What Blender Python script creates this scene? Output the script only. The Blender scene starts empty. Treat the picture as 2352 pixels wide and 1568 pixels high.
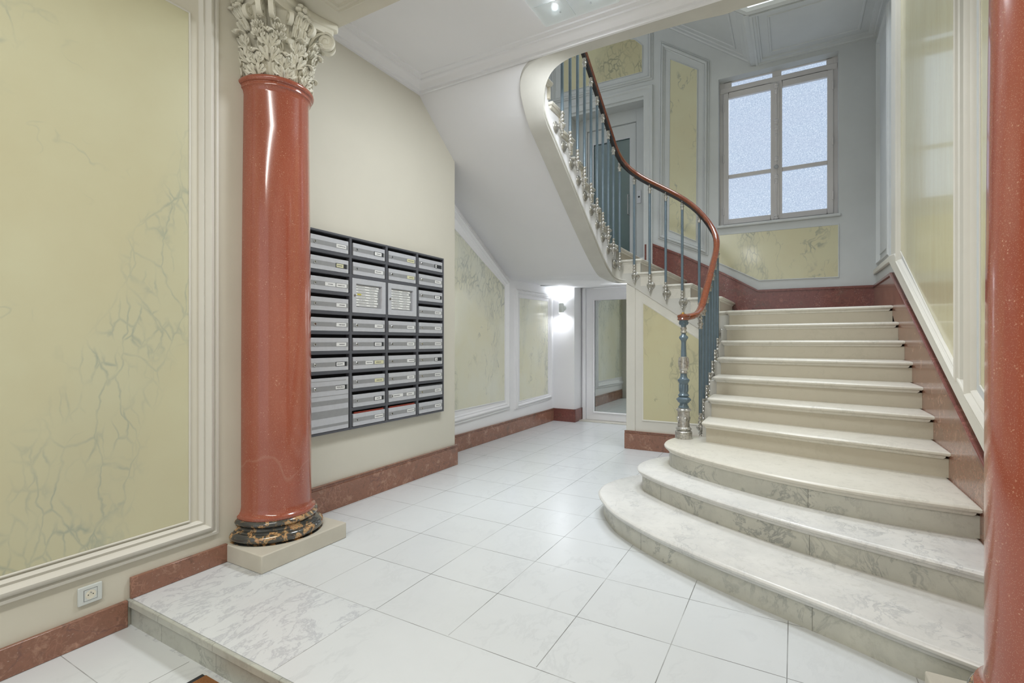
import bpy, bmesh, math, random
from mathutils import Vector, Matrix
PI = math.pi
random.seed(7)
sc = bpy.context.scene
C = sc.collection

# ------------------------------------------------------------------ camera
cam_d = bpy.data.cameras.new('camera'); cam = bpy.data.objects.new('camera', cam_d); C.objects.link(cam)
cam_d.sensor_width = 36.0; cam_d.lens = 1140.0 / 2352.0 * 36.0
cam_d.clip_start = 0.02
cam.location = (0, 0, 1.27); cam.rotation_euler = (PI / 2, 0, math.radians(29.6))
sc.camera = cam

# ------------------------------------------------------------------ world, light, exposure
w = bpy.data.worlds.new('world'); sc.world = w; w.use_nodes = True
wb = w.node_tree.nodes['Background']; wb.inputs[0].default_value = (0.93, 0.96, 1.0, 1); wb.inputs[1].default_value = 0.9
sc.view_settings.view_transform = 'Standard'; sc.view_settings.look = 'None'
sc.view_settings.gamma = 1.0; sc.view_settings.use_curve_mapping = False
sc.view_settings.exposure = 0.0

def area(name, loc, rot, sx, sy, power, col=(1, 1, 1), spread=180):
    d = bpy.data.lights.new(name, 'AREA'); d.shape = 'RECTANGLE'; d.size = sx; d.size_y = sy
    d.energy = power; d.color = col; d.spread = math.radians(spread)
    o = bpy.data.objects.new(name, d); C.objects.link(o); o.location = loc; o.rotation_euler = rot
    return o
area('hall_fill_light', (-1.0, -0.9, 3.6), (0, 0, 0), 0.30, 3.2, 92, (1.0, 0.975, 0.93))  # added fill lamp behind the camera, not a known hall fixture
area('entrance_fill_light', (-1.0, -3.9, 1.7), (-PI / 2, 0, 0), 3.2, 3.0, 112, (0.98, 0.985, 1.0))  # extra lamp added at the unseen entrance end of the hall
area('lobby_ceiling_light', (-1.32, 3.08, 3.575), (0, 0, 0), 0.5, 0.5, 54, (0.90, 0.95, 1.0))
area('stairwell_fill_light', (-0.6, 4.9, 7.2), (0, 0, 0), 1.6, 1.6, 175, (0.86, 0.92, 1.0))  # added fill high in the well, out of view; no skylight there
area('window_daylight', (-0.2, 7.35, 3.8), (-PI / 2, 0, 0), 1.5, 2.2, 45, (0.80, 0.89, 1.0))

# ------------------------------------------------------------------ tags
def link(o): C.objects.link(o); return o
def tag(o, label=None, cat=None, group=None, kind=None):
    if label: o['label'] = label
    if cat: o['category'] = cat
    if group: o['group'] = group
    if kind: o['kind'] = kind
    return o
def thing(name, label, cat, loc=(0, 0, 0), group=None, kind=None):
    o = bpy.data.objects.new(name, None); C.objects.link(o); o.location = loc
    o.empty_display_size = 0.1
    return tag(o, label, cat, group, kind)

# ------------------------------------------------------------------ materials
MATS = {}
class NT:
    def __init__(s, name):
        m = bpy.data.materials.new(name); m.use_nodes = True; s.m = m; s.t = m.node_tree
        s.b = s.t.nodes['Principled BSDF']; s.co = None
    def n(s, typ, **kw):
        nd = s.t.nodes.new(typ)
        for k, v in kw.items():
            if k.startswith('i_'):
                nd.inputs[k[2:].replace('_', ' ')].default_value = v
            else: setattr(nd, k, v)
        return nd
    def l(s, a, b): s.t.links.new(a, b)
    def coord(s, scale=(1, 1, 1), rot=(0, 0, 0), loc=(0, 0, 0)):
        tc = s.n('ShaderNodeNewGeometry'); mp = s.n('ShaderNodeMapping')
        s.l(tc.outputs['Position'], mp.inputs[0])
        mp.inputs['Scale'].default_value = scale; mp.inputs['Rotation'].default_value = rot; mp.inputs['Location'].default_value = loc
        return mp.outputs[0]
    def ocoord(s, scale=(1, 1, 1), rot=(0, 0, 0)):
        tc = s.n('ShaderNodeTexCoord'); mp = s.n('ShaderNodeMapping')
        s.l(tc.outputs['Object'], mp.inputs[0])
        mp.inputs['Scale'].default_value = scale; mp.inputs['Rotation'].default_value = rot
        return mp.outputs[0]
    def noise(s, co, scale, detail=4, rough=0.55, dist=0.0):
        nd = s.n('ShaderNodeTexNoise'); nd.inputs['Scale'].default_value = scale; nd.inputs['Detail'].default_value = detail
        nd.inputs['Roughness'].default_value = rough; nd.inputs['Distortion'].default_value = dist
        s.l(co, nd.inputs['Vector']); return nd.outputs['Fac']
    def noisec(s, co, scale, detail=3):
        nd = s.n('ShaderNodeTexNoise'); nd.inputs['Scale'].default_value = scale; nd.inputs['Detail'].default_value = detail
        s.l(co, nd.inputs['Vector']); return nd.outputs['Color']
    def ramp(s, f, stops, interp='LINEAR'):
        nd = s.n('ShaderNodeValToRGB'); nd.color_ramp.interpolation = interp
        e = nd.color_ramp.elements
        while len(e) > 1: e.remove(e[-1])
        e[0].position = stops[0][0]; e[0].color = tuple(stops[0][1]) + (1,) if len(stops[0][1]) == 3 else stops[0][1]
        for p, c in stops[1:]:
            x = e.new(p); x.color = tuple(c) + (1,) if len(c) == 3 else c
        s.l(f, nd.inputs[0]); return nd.outputs[0]
    def fr(s, f, stops):
        return s.ramp(f, [(p, (v, v, v)) for p, v in stops])
    def math(s, op, a, b=None, clamp=False):
        nd = s.n('ShaderNodeMath', operation=op); nd.use_clamp = clamp
        for i, v in enumerate((a, b)):
            if v is None: continue
            if isinstance(v, (int, float)): nd.inputs[i].default_value = v
            else: s.l(v, nd.inputs[i])
        return nd.outputs[0]
    def mix(s, f, a, b, mode='MIX'):
        nd = s.n('ShaderNodeMix'); nd.data_type = 'RGBA'; nd.blend_type = mode
        for i, v in ((0, f), (6, a), (7, b)):
            if isinstance(v, (int, float)): nd.inputs[i].default_value = v
            elif isinstance(v, tuple): nd.inputs[i].default_value = v + (1,) if len(v) == 3 else v
            else: s.l(v, nd.inputs[i])
        return nd.outputs[2]
    def vadd(s, co, col, amt):
        a = s.n('ShaderNodeVectorMath', operation='SUBTRACT'); s.l(col, a.inputs[0]); a.inputs[1].default_value = (.5, .5, .5)
        m = s.n('ShaderNodeVectorMath', operation='SCALE'); s.l(a.outputs[0], m.inputs[0]); m.inputs['Scale'].default_value = amt
        d = s.n('ShaderNodeVectorMath', operation='ADD'); s.l(co, d.inputs[0]); s.l(m.outputs[0], d.inputs[1]); return d.outputs[0]
    def voro(s, co, scale, feature='DISTANCE_TO_EDGE', out='Distance'):
        nd = s.n('ShaderNodeTexVoronoi', feature=feature); nd.inputs['Scale'].default_value = scale
        s.l(co, nd.inputs['Vector']); return nd.outputs[out]
    def bump(s, h, strength, dist=0.01):
        nd = s.n('ShaderNodeBump'); nd.inputs['Strength'].default_value = strength; nd.inputs['Distance'].default_value = dist
        s.l(h, nd.inputs['Height']); s.l(nd.outputs[0], s.b.inputs['Normal'])
    def done(s, col, rough=0.5, metal=0.0, spec=0.5, coat=0.0):
        if isinstance(col, tuple): s.b.inputs['Base Color'].default_value = col + (1,)
        else: s.l(col, s.b.inputs['Base Color'])
        if isinstance(rough, (int, float)): s.b.inputs['Roughness'].default_value = rough
        else: s.l(rough, s.b.inputs['Roughness'])
        s.b.inputs['Metallic'].default_value = metal
        s.b.inputs['Specular IOR Level'].default_value = spec
        s.b.inputs['Coat Weight'].default_value = coat
        s.b.inputs['Coat Roughness'].default_value = 0.08
        MATS[s.m.name] = s.m
        return s.m

def ridge(s, co, scale, width, detail=5, dist=0.0, rough=0.55):
    f = s.noise(co, scale, detail, rough, dist)
    a = s.math('ABSOLUTE', s.math('SUBTRACT', f, 0.5))
    return s.fr(a, [(0.0, 1.0), (width, 0.0)])

def paint(name, col, var=0.05, rough=0.55, scale=2.0, spec=0.3):
    s = NT(name); co = s.coord()
    f = s.noise(co, scale, 5, 0.6)
    c2 = tuple(max(0, x * (1 - var * 2)) for x in col)
    m = s.mix(s.fr(f, [(0.3, 0), (0.7, 1)]), c2, col)
    return s.done(m, rough, spec=spec)

paint('cream_paint', (0.66, 0.625, 0.52), 0.03, 0.45)
paint('frame_paint', (0.70, 0.675, 0.60), 0.03, 0.42)
paint('wall_paint', (0.66, 0.63, 0.54), 0.035, 0.6, 0.7)
paint('white_paint', (0.83, 0.825, 0.835), 0.02, 0.6, 0.8)
paint('grey_paint', (0.60, 0.62, 0.615), 0.04, 0.5)
paint('stair_paint', (0.60, 0.585, 0.53), 0.06, 0.5, 3)
paint('stone_cream', (0.60, 0.56, 0.47), 0.05, 0.6, 6)
paint('plaster', (0.80, 0.765, 0.64), 0.06, 0.5, 14)
paint('joinery', (0.66, 0.635, 0.625), 0.04, 0.5)
paint('dark_frame', (0.095, 0.098, 0.11), 0.03, 0.45)
paint('black', (0.006, 0.006, 0.007), 0.0, 0.8)
paint('label_white', (0.78, 0.78, 0.76), 0.02, 0.6)
paint('label_yellow', (0.72, 0.62, 0.10), 0.02, 0.6)
paint('label_cream', (0.66, 0.64, 0.42), 0.02, 0.6)
paint('ink', (0.10, 0.10, 0.11), 0.0, 0.8)
paint('plastic_white', (0.66, 0.69, 0.66), 0.03, 0.35)
paint('rubber', (0.035, 0.037, 0.04), 0.0, 0.7)
paint('rail_iron', (0.03, 0.027, 0.027), 0.1, 0.5, 30)
paint('paper_red', (0.30, 0.05, 0.03), 0.2, 0.6, 60)
paint('wing_stone', (0.62, 0.57, 0.44), 0.12, 0.4, 9)

def scagliola(name, base, warm, vein, seed, ang=0.9, amt=1.0, rough=0.28):
    s = NT(name); co = s.coord(loc=(seed * 3.1, seed * 1.7, seed * 0.6))
    wv = s.vadd(co, s.noisec(co, 1.7, 3), 0.45)
    wv = s.vadd(wv, s.noisec(co, 7.0, 3), 0.09)
    cl = s.fr(s.noise(co, 1.3, 4, 0.6), [(0.35, 0), (0.68, 1)])
    col = s.mix(cl, base, warm)
    # long diagonal veins: stretched space
    mp = s.n('ShaderNodeMapping'); s.l(wv, mp.inputs[0]); mp.inputs['Rotation'].default_value = (ang, ang, 0.0); mp.inputs['Scale'].default_value = (1.0, 1.0, 0.34)
    lv = s.math('MULTIPLY', ridge(s, mp.outputs[0], 3.0, 0.014, 4), s.fr(s.noise(co, 2.6, 2), [(0.47, 0.0), (0.58, 1)]))
    mask = s.fr(s.noise(mp.outputs[0], 1.4, 2), [(0.48, 0), (0.60, 1)])
    cells = s.fr(s.voro(mp.outputs[0], 15.0), [(0.0, 1.0), (0.11, 0.0)])
    cells2 = s.fr(s.voro(mp.outputs[0], 4.5), [(0.0, 1.0), (0.03, 0.0)])
    cells = s.math('MAXIMUM', cells, cells2)
    cl2 = s.math('MULTIPLY', cells, mask)
    brk = s.fr(s.noise(co, 5, 3), [(0.38, 0.15), (0.62, 1)])
    v = s.math('MULTIPLY', s.math('MAXIMUM', s.math('MULTIPLY', lv, 0.8), cl2), brk)
    v = s.math('MULTIPLY', v, 0.62 * amt, True)
    halo = s.math('MULTIPLY', mask, 0.16)
    col = s.mix(halo, col, vein)
    col = s.mix(v, col, vein)
    return s.done(col, rough, spec=0.5, coat=0.15)
def left_panel_marble():
    s = NT('yellow_marble'); co = s.coord()
    cl = s.fr(s.noise(co, 1.3, 4, 0.6), [(0.35, 0), (0.68, 1)])
    col = s.mix(cl, (0.585, 0.565, 0.38), (0.55, 0.515, 0.335))
    g = s.n('ShaderNodeNewGeometry'); sp = s.n('ShaderNodeSeparateXYZ'); s.l(s.vadd(co, s.noisec(co, 1.6, 3), 0.5), sp.inputs[0])
    ln = s.math('SUBTRACT', sp.outputs[1], s.math('ADD', 0.72, s.math('MULTIPLY', sp.outputs[2], 0.40)))
    band = s.fr(s.math('ABSOLUTE', ln), [(0.12, 1), (0.27, 0)])
    upper = s.fr(s.math('ABSOLUTE', s.math('SUBTRACT', sp.outputs[1], s.math('ADD', 0.36, s.math('MULTIPLY', sp.outputs[2], 0.12)))), [(0.05, 0.8), (0.12, 0)])
    wv = s.vadd(s.vadd(co, s.noisec(co, 5, 3), 0.10), s.noisec(co, 18, 2), 0.02)
    mp = s.n('ShaderNodeMapping'); s.l(wv, mp.inputs[0]); mp.inputs['Rotation'].default_value = (0.42, 0, 0); mp.inputs['Scale'].default_value = (1.0, 1.0, 0.42)
    c1 = s.fr(s.voro(mp.outputs[0], 17.0), [(0.0, 1.0), (0.10, 0.0)]); c2 = s.fr(s.voro(mp.outputs[0], 6.5), [(0.0, 1.0), (0.035, 0.0)])
    core = s.fr(s.noise(co, 4.5, 2), [(0.42, 0), (0.58, 1)])
    v = s.math('MULTIPLY', s.math('MAXIMUM', s.math('MULTIPLY', c1, core), c2), s.math('MAXIMUM', band, upper))
    dash = s.math('MULTIPLY', ridge(s, wv, 2.6, 0.010, 3), s.fr(s.noise(co, 3.5, 2), [(0.56, 0), (0.66, 0.5)]))
    brk = s.fr(s.noise(co, 9, 3), [(0.35, 0.25), (0.62, 1)])
    v = s.math('MULTIPLY', s.math('MAXIMUM', v, dash), s.math('MULTIPLY', brk, 0.62))
    col = s.mix(s.math('MULTIPLY', band, 0.10), col, (0.42, 0.46, 0.38))
    col = s.mix(v, col, (0.27, 0.32, 0.28))
    return s.done(col, 0.30, spec=0.5, coat=0.12)
left_panel_marble()
scagliola('yellow_marble_b', (0.62, 0.60, 0.41), (0.60, 0.555, 0.36), (0.25, 0.27, 0.23), 2.6, 0.7, 1.5)
scagliola('yellow_marble_c', (0.58, 0.545, 0.34), (0.56, 0.50, 0.30), (0.22, 0.22, 0.16), 4.3, 1.2, 1.4)
scagliola('pale_marble', (0.74, 0.74, 0.63), (0.72, 0.69, 0.51), (0.28, 0.31, 0.29), 6.1, 0.8, 1.1)
def streaky():
    s = NT('yellow_streaked'); co = s.coord(scale=(6, 6, 0.8))
    f = s.noise(co, 2.0, 5, 0.6); c = s.mix(s.fr(f, [(0.3, 0), (0.7, 1)]), (0.64, 0.60, 0.38), (0.60, 0.545, 0.33))
    c = s.mix(s.math('MULTIPLY', ridge(s, co, 3.0, 0.006, 3), 0.25), c, (0.35, 0.33, 0.24))
    return s.done(c, 0.27, spec=0.9, coat=0.5)
streaky()

def white_marble(name, base, vein, scale=1.0, amt=0.5, rough=0.3, dirt=0.0, tiles=False, warm=None, joint=None):
    s = NT(name); co = s.coord()
    wv = s.vadd(co, s.noisec(co, 2.2 * scale, 3), 0.35)
    mp = s.n('ShaderNodeMapping'); s.l(wv, mp.inputs[0]); mp.inputs['Rotation'].default_value = (0.3, 0.4, 0.6); mp.inputs['Scale'].default_value = (1, 0.45, 0.8)
    v = ridge(s, mp.outputs[0], 3.2 * scale, 0.03, 7, 0.2, 0.68)
    msk = s.fr(s.noise(co, 1.4 * scale, 3), [(0.42, 0.05), (0.66, 1)])
    v = s.math('MULTIPLY', s.math('MULTIPLY', v, msk), amt)
    cloud = s.fr(s.noise(co, 2.6 * scale, 6, 0.65), [(0.35, 0), (0.75, 1)])
    c = s.mix(s.math('MULTIPLY', cloud, 0.22 * amt * 2), base, vein)
    if warm: c = s.mix(s.fr(s.noise(co, 1.9, 4), [(0.4, 0), (0.7, 0.7)]), c, warm)
    c = s.mix(v, c, vein)
    if dirt:
        d = s.fr(s.noise(co, 22, 5, 0.7), [(0.55, 0), (0.75, dirt)])
        c = s.mix(d, c, (0.25, 0.24, 0.18))
    if joint:
        tc = s.n('ShaderNodeNewGeometry'); sp = s.n('ShaderNodeSeparateXYZ'); s.l(tc.outputs['Position'], sp.inputs[0])
        x = s.math('DIVIDE', s.math('SUBTRACT', sp.outputs[0], joint[0]), joint[1])
        g = s.math('LESS_THAN', s.math('ABSOLUTE', s.math('SUBTRACT', x, s.math('ROUND', x))), 0.0014 / joint[1])
        c = s.mix(s.math('MULTIPLY', g, 0.7), c, (0.10, 0.10, 0.08))
    r = rough + 0.03
    if tiles:
        tc = s.n('ShaderNodeNewGeometry'); sp = s.n('ShaderNodeSeparateXYZ'); s.l(tc.outputs['Position'], sp.inputs[0])
        def line(v_, org, pitch, wd):
            x = s.math('DIVIDE', s.math('SUBTRACT', v_, org), pitch)
            fx = s.math('ABSOLUTE', s.math('SUBTRACT', x, s.math('ROUND', x)))
            return s.math('LESS_THAN', fx, wd / pitch)
        X, Y_ = sp.outputs[0], sp.outputs[1]
        lx = line(X, -1.725, 0.4255, 0.0019); ly = line(Y_, 1.722, 0.4185, 0.0019)
        upper = s.math('GREATER_THAN', Y_, 1.73)
        border = s.math('MULTIPLY', s.math('LESS_THAN', Y_, 1.7205), s.math('GREATER_THAN', Y_, 1.0))
        lowr = s.math('LESS_THAN', Y_, 1.19)
        lx2 = line(X, -1.747, 1.6, 0.0016)
        g = s.math('MAXIMUM', s.math('MULTIPLY', lx, upper), s.math('MULTIPLY', ly, s.math('GREATER_THAN', Y_, 1.6)))
        g = s.math('MAXIMUM', g, s.math('MULTIPLY', lx2, s.math('MULTIPLY', border, s.math('GREATER_THAN', Y_, 1.19))))
        lo = s.math('MULTIPLY', lowr, s.math('MAXIMUM', line(X, -2.30, 0.60, 0.0018), line(Y_, 0.93, 0.62, 0.0018)))
        g = s.math('MAXIMUM', g, lo)
        fade = s.fr(s.noise(co, 3.1, 3), [(0.36, 0.28), (0.60, 0.80)])
        # every tile its own tone
        cx = s.math('FLOOR', s.math('DIVIDE', s.math('SUBTRACT', X, -1.725), 0.4255)); cy = s.math('FLOOR', s.math('DIVIDE', s.math('SUBTRACT', Y_, 1.722), 0.4185))
        cb = s.n('ShaderNodeCombineXYZ'); s.l(cx, cb.inputs[0]); s.l(cy, cb.inputs[1])
        wn = s.n('ShaderNodeTexWhiteNoise'); s.l(cb.outputs[0], wn.inputs[0])
        c = s.mix(s.math('MULTIPLY', wn.outputs[0], 0.12), c, (0.58, 0.59, 0.58))
        bd = s.math('MULTIPLY', s.math('MULTIPLY', border, s.math('GREATER_THAN', Y_, 1.19)), s.math('MULTIPLY', s.math('LESS_THAN', X, -1.747), 1.0))
        vv = ridge(s, mp.outputs[0], 7.0, 0.035, 8, 0.3, 0.72)
        c = s.mix(s.math('MULTIPLY', s.math('MULTIPLY', vv, bd), 0.40), c, (0.28, 0.29, 0.35))
        c = s.mix(s.math('MULTIPLY', g, fade), c, (0.10, 0.10, 0.09))
    return s.done(c, r, spec=0.5)
white_marble('floor_marble', (0.705, 0.73, 0.74), (0.42, 0.44, 0.46), 1.0, 0.22, 0.20, 0.0, True)
white_marble('step_marble', (0.74, 0.73, 0.69), (0.30, 0.31, 0.32), 2.0, 0.60, 0.28, 0.25)
white_marble('step_marble_warm', (0.69, 0.66, 0.575), (0.44, 0.42, 0.36), 1.6, 0.32, 0.30, 0.30)
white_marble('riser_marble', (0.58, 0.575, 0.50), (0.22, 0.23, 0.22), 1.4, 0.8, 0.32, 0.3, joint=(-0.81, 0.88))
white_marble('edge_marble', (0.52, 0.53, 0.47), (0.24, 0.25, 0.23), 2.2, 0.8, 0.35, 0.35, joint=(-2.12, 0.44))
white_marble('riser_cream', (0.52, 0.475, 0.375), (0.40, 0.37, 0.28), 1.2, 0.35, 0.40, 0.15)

def porphyry():
    s = NT('red_porphyry'); co = s.coord()
    f = s.noise(s.coord(scale=(1, 1, 0.25)), 4.0, 5, 0.6)
    c = s.mix(s.fr(f, [(0.3, 0), (0.72, 1)]), (0.30, 0.068, 0.036), (0.40, 0.115, 0.066))
    wv = s.vadd(co, s.noisec(co, 60, 2), 0.012)
    sp = s.fr(s.voro(wv, 75, 'F1'), [(0.14, 1), (0.24, 0)])
    sp = s.math('MULTIPLY', sp, s.fr(s.noise(co, 17, 3), [(0.50, 0), (0.60, 0.55)]))
    sp2 = s.fr(s.voro(wv, 230, 'F1'), [(0.16, 0.35), (0.34, 0)])
    c = s.mix(s.math('MAXIMUM', sp, sp2), c, (0.70, 0.40, 0.26))
    c = s.mix(s.math('MULTIPLY', ridge(s, s.vadd(co, s.noisec(co, 3, 2), 0.3), 0.7, 0.0012, 2), 0.18), c, (0.60, 0.36, 0.25))
    return s.done(c, 0.15, spec=0.6, coat=0.5)
porphyry()
def griotte(name, a, b, spk):
    s = NT(name); co = s.coord()
    wv = s.vadd(s.vadd(co, s.noisec(co, 9, 3), 0.10), s.noisec(co, 40, 2), 0.02)
    f = s.noise(wv, 11, 7, 0.72)
    c = s.ramp(f, [(0.30, tuple(x * .50 for x in a)), (0.44, a), (0.54, tuple(x * .85 for x in a)), (0.62, b), (0.72, tuple(min(1, x * 1.5) for x in b))])
    v = s.fr(s.voro(wv, 26), [(0.0, 1), (0.07, 0)])
    c = s.mix(s.math('MULTIPLY', v, s.fr(s.noise(co, 6, 2), [(0.45, 0), (0.6, 0.5)])), c, tuple(min(1, x * 1.45) for x in b))
    c = s.mix(s.fr(s.noise(co, 4, 5, 0.7), [(0.56, 0), (0.72, 0.7)]), c, (0.13, 0.085, 0.065))
    c = s.mix(s.math('MULTIPLY', s.fr(s.voro(wv, 60, 'F1'), [(0.10, 1), (0.2, 0)]), s.fr(s.noise(co, 5, 2), [(0.5, 0), (0.6, spk)])), c, (0.75, 0.62, 0.52))
    c = s.mix(s.math('MULTIPLY', ridge(s, wv, 2.0, 0.006, 3), 0.5), c, (0.13, 0.06, 0.06))
    return s.done(c, 0.22, spec=0.5, coat=0.25)
griotte('red_marble', (0.28, 0.130, 0.084), (0.35, 0.185, 0.125), 0.3)
griotte('dark_red_marble', (0.20, 0.068, 0.055), (0.24, 0.09, 0.07), 0.7)
def portoro():
    s = NT('black_gold_marble'); co = s.coord()
    wv = s.vadd(co, s.noisec(co, 9, 3), 0.13)
    f = s.noise(wv, 15.0, 5, 0.65)
    c = s.ramp(f, [(0.0, (0.045, 0.045, 0.04)), (0.50, (0.055, 0.055, 0.05)), (0.53, (0.12, 0.09, 0.05)), (0.56, (0.50, 0.25, 0.10)), (0.60, (0.55, 0.38, 0.18)), (0.63, (0.12, 0.10, 0.07)), (1, (0.045, 0.055, 0.075))])
    return s.done(c, 0.12, spec=0.7, coat=0.6)
portoro()
def mahogany():
    s = NT('mahogany'); co = s.coord(scale=(3, 3, 3))
    f = s.noise(s.coord(scale=(16, 16, 5)), 2.5, 6, 0.6)
    c = s.mix(s.fr(f, [(0.3, 0), (0.7, 1)]), (0.17, 0.040, 0.015), (0.265, 0.072, 0.023))
    return s.done(c, 0.16, spec=0.6, coat=0.7)
mahogany()
def metal(name, col, rough, met=1.0, var=0.25, scale=60):
    s = NT(name); co = s.coord()
    f = s.noise(co, scale, 4, 0.6)
    c2 = tuple(x * (1 - var) for x in col)
    return s.done(s.mix(s.fr(f, [(0.35, 0), (0.65, 1)]), c2, col), rough, met)
metal('silver_paint', (0.60, 0.58, 0.53), 0.32, 0.75, 0.45, 70)
metal('chrome', (0.75, 0.75, 0.76), 0.12)
metal('aluminium', (0.60, 0.61, 0.645), 0.36, 0.25, 0.05, 30)
metal('aluminium_dark', (0.36, 0.365, 0.375), 0.36, 0.3, 0.06, 30)
metal('brass', (0.70, 0.48, 0.18), 0.2)
metal('blue_paint', (0.135, 0.188, 0.225), 0.28, 0.15, 0.12, 20)
s = NT('mirror'); s.done((0.62, 0.66, 0.64), 0.0, 1.0)
s = NT('lift_glass'); co = s.coord(); s.done(s.mix(s.noise(co, 1.0, 2), (0.035, 0.075, 0.085), (0.10, 0.17, 0.17)), 0.22, 0.0, 0.9, 0.6)
s = NT('clear_glass'); s.b.inputs['Transmission Weight'].default_value = 1.0; s.b.inputs['IOR'].default_value = 1.1; s.done((0.93, 0.97, 0.97), 0.12)
s = NT('lamp_glass'); s.b.inputs['Alpha'].default_value = 0.55; s.done((0.9, 0.96, 0.97), 0.35)
def emit(name, col, st):
    s = NT(name); s.b.inputs['Emission Color'].default_value = col + (1,); s.b.inputs['Emission Strength'].default_value = st
    return s.done(col, 0.5)
emit('bulb', (0.95, 0.97, 1.0), 14.0)
emit('sconce_lens', (0.95, 0.97, 1.0), 12.0)
def coir():
    s = NT('coir'); co = s.coord(); f = s.noise(co, 220, 4, 0.7)
    c = s.mix(f, (0.20, 0.085, 0.03), (0.52, 0.25, 0.11)); s.bump(f, 0.8, 0.01); return s.done(c, 0.9, spec=0.1)
coir()
def frosted():
    # textured privacy glass in front of a daylit courtyard: translucent, gives daylight off
    s = NT('frosted_glass'); co = s.coord()
    st = s.n('ShaderNodeMapping'); s.l(co, st.inputs[0]); st.inputs['Rotation'].default_value = (0, 0.7, 0)
    f = s.noise(s.vadd(st.outputs[0], s.noisec(co, 60, 2), 0.02), 75, 3, 0.6)
    g = s.n('ShaderNodeNewGeometry'); sp = s.n('ShaderNodeSeparateXYZ'); s.l(g.outputs['Position'], sp.inputs[0])
    big = s.noise(s.coord(scale=(0.6, 1, 2.0)), 1.3, 3)
    c = s.ramp(f, [(0.30, (0.36, 0.47, 0.62)), (0.5, (0.50, 0.61, 0.77)), (0.66, (0.74, 0.84, 0.96))])
    c = s.mix(s.fr(big, [(0.35, 0.0), (0.7, 0.35)]), c, (0.50, 0.56, 0.72))
    s.l(c, s.b.inputs['Emission Color']); s.b.inputs['Emission Strength'].default_value = 1.0
    s.bump(f, 0.3, 0.004)
    return s.done((0.05, 0.06, 0.07), 0.3)
frosted()
M = MATS

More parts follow.
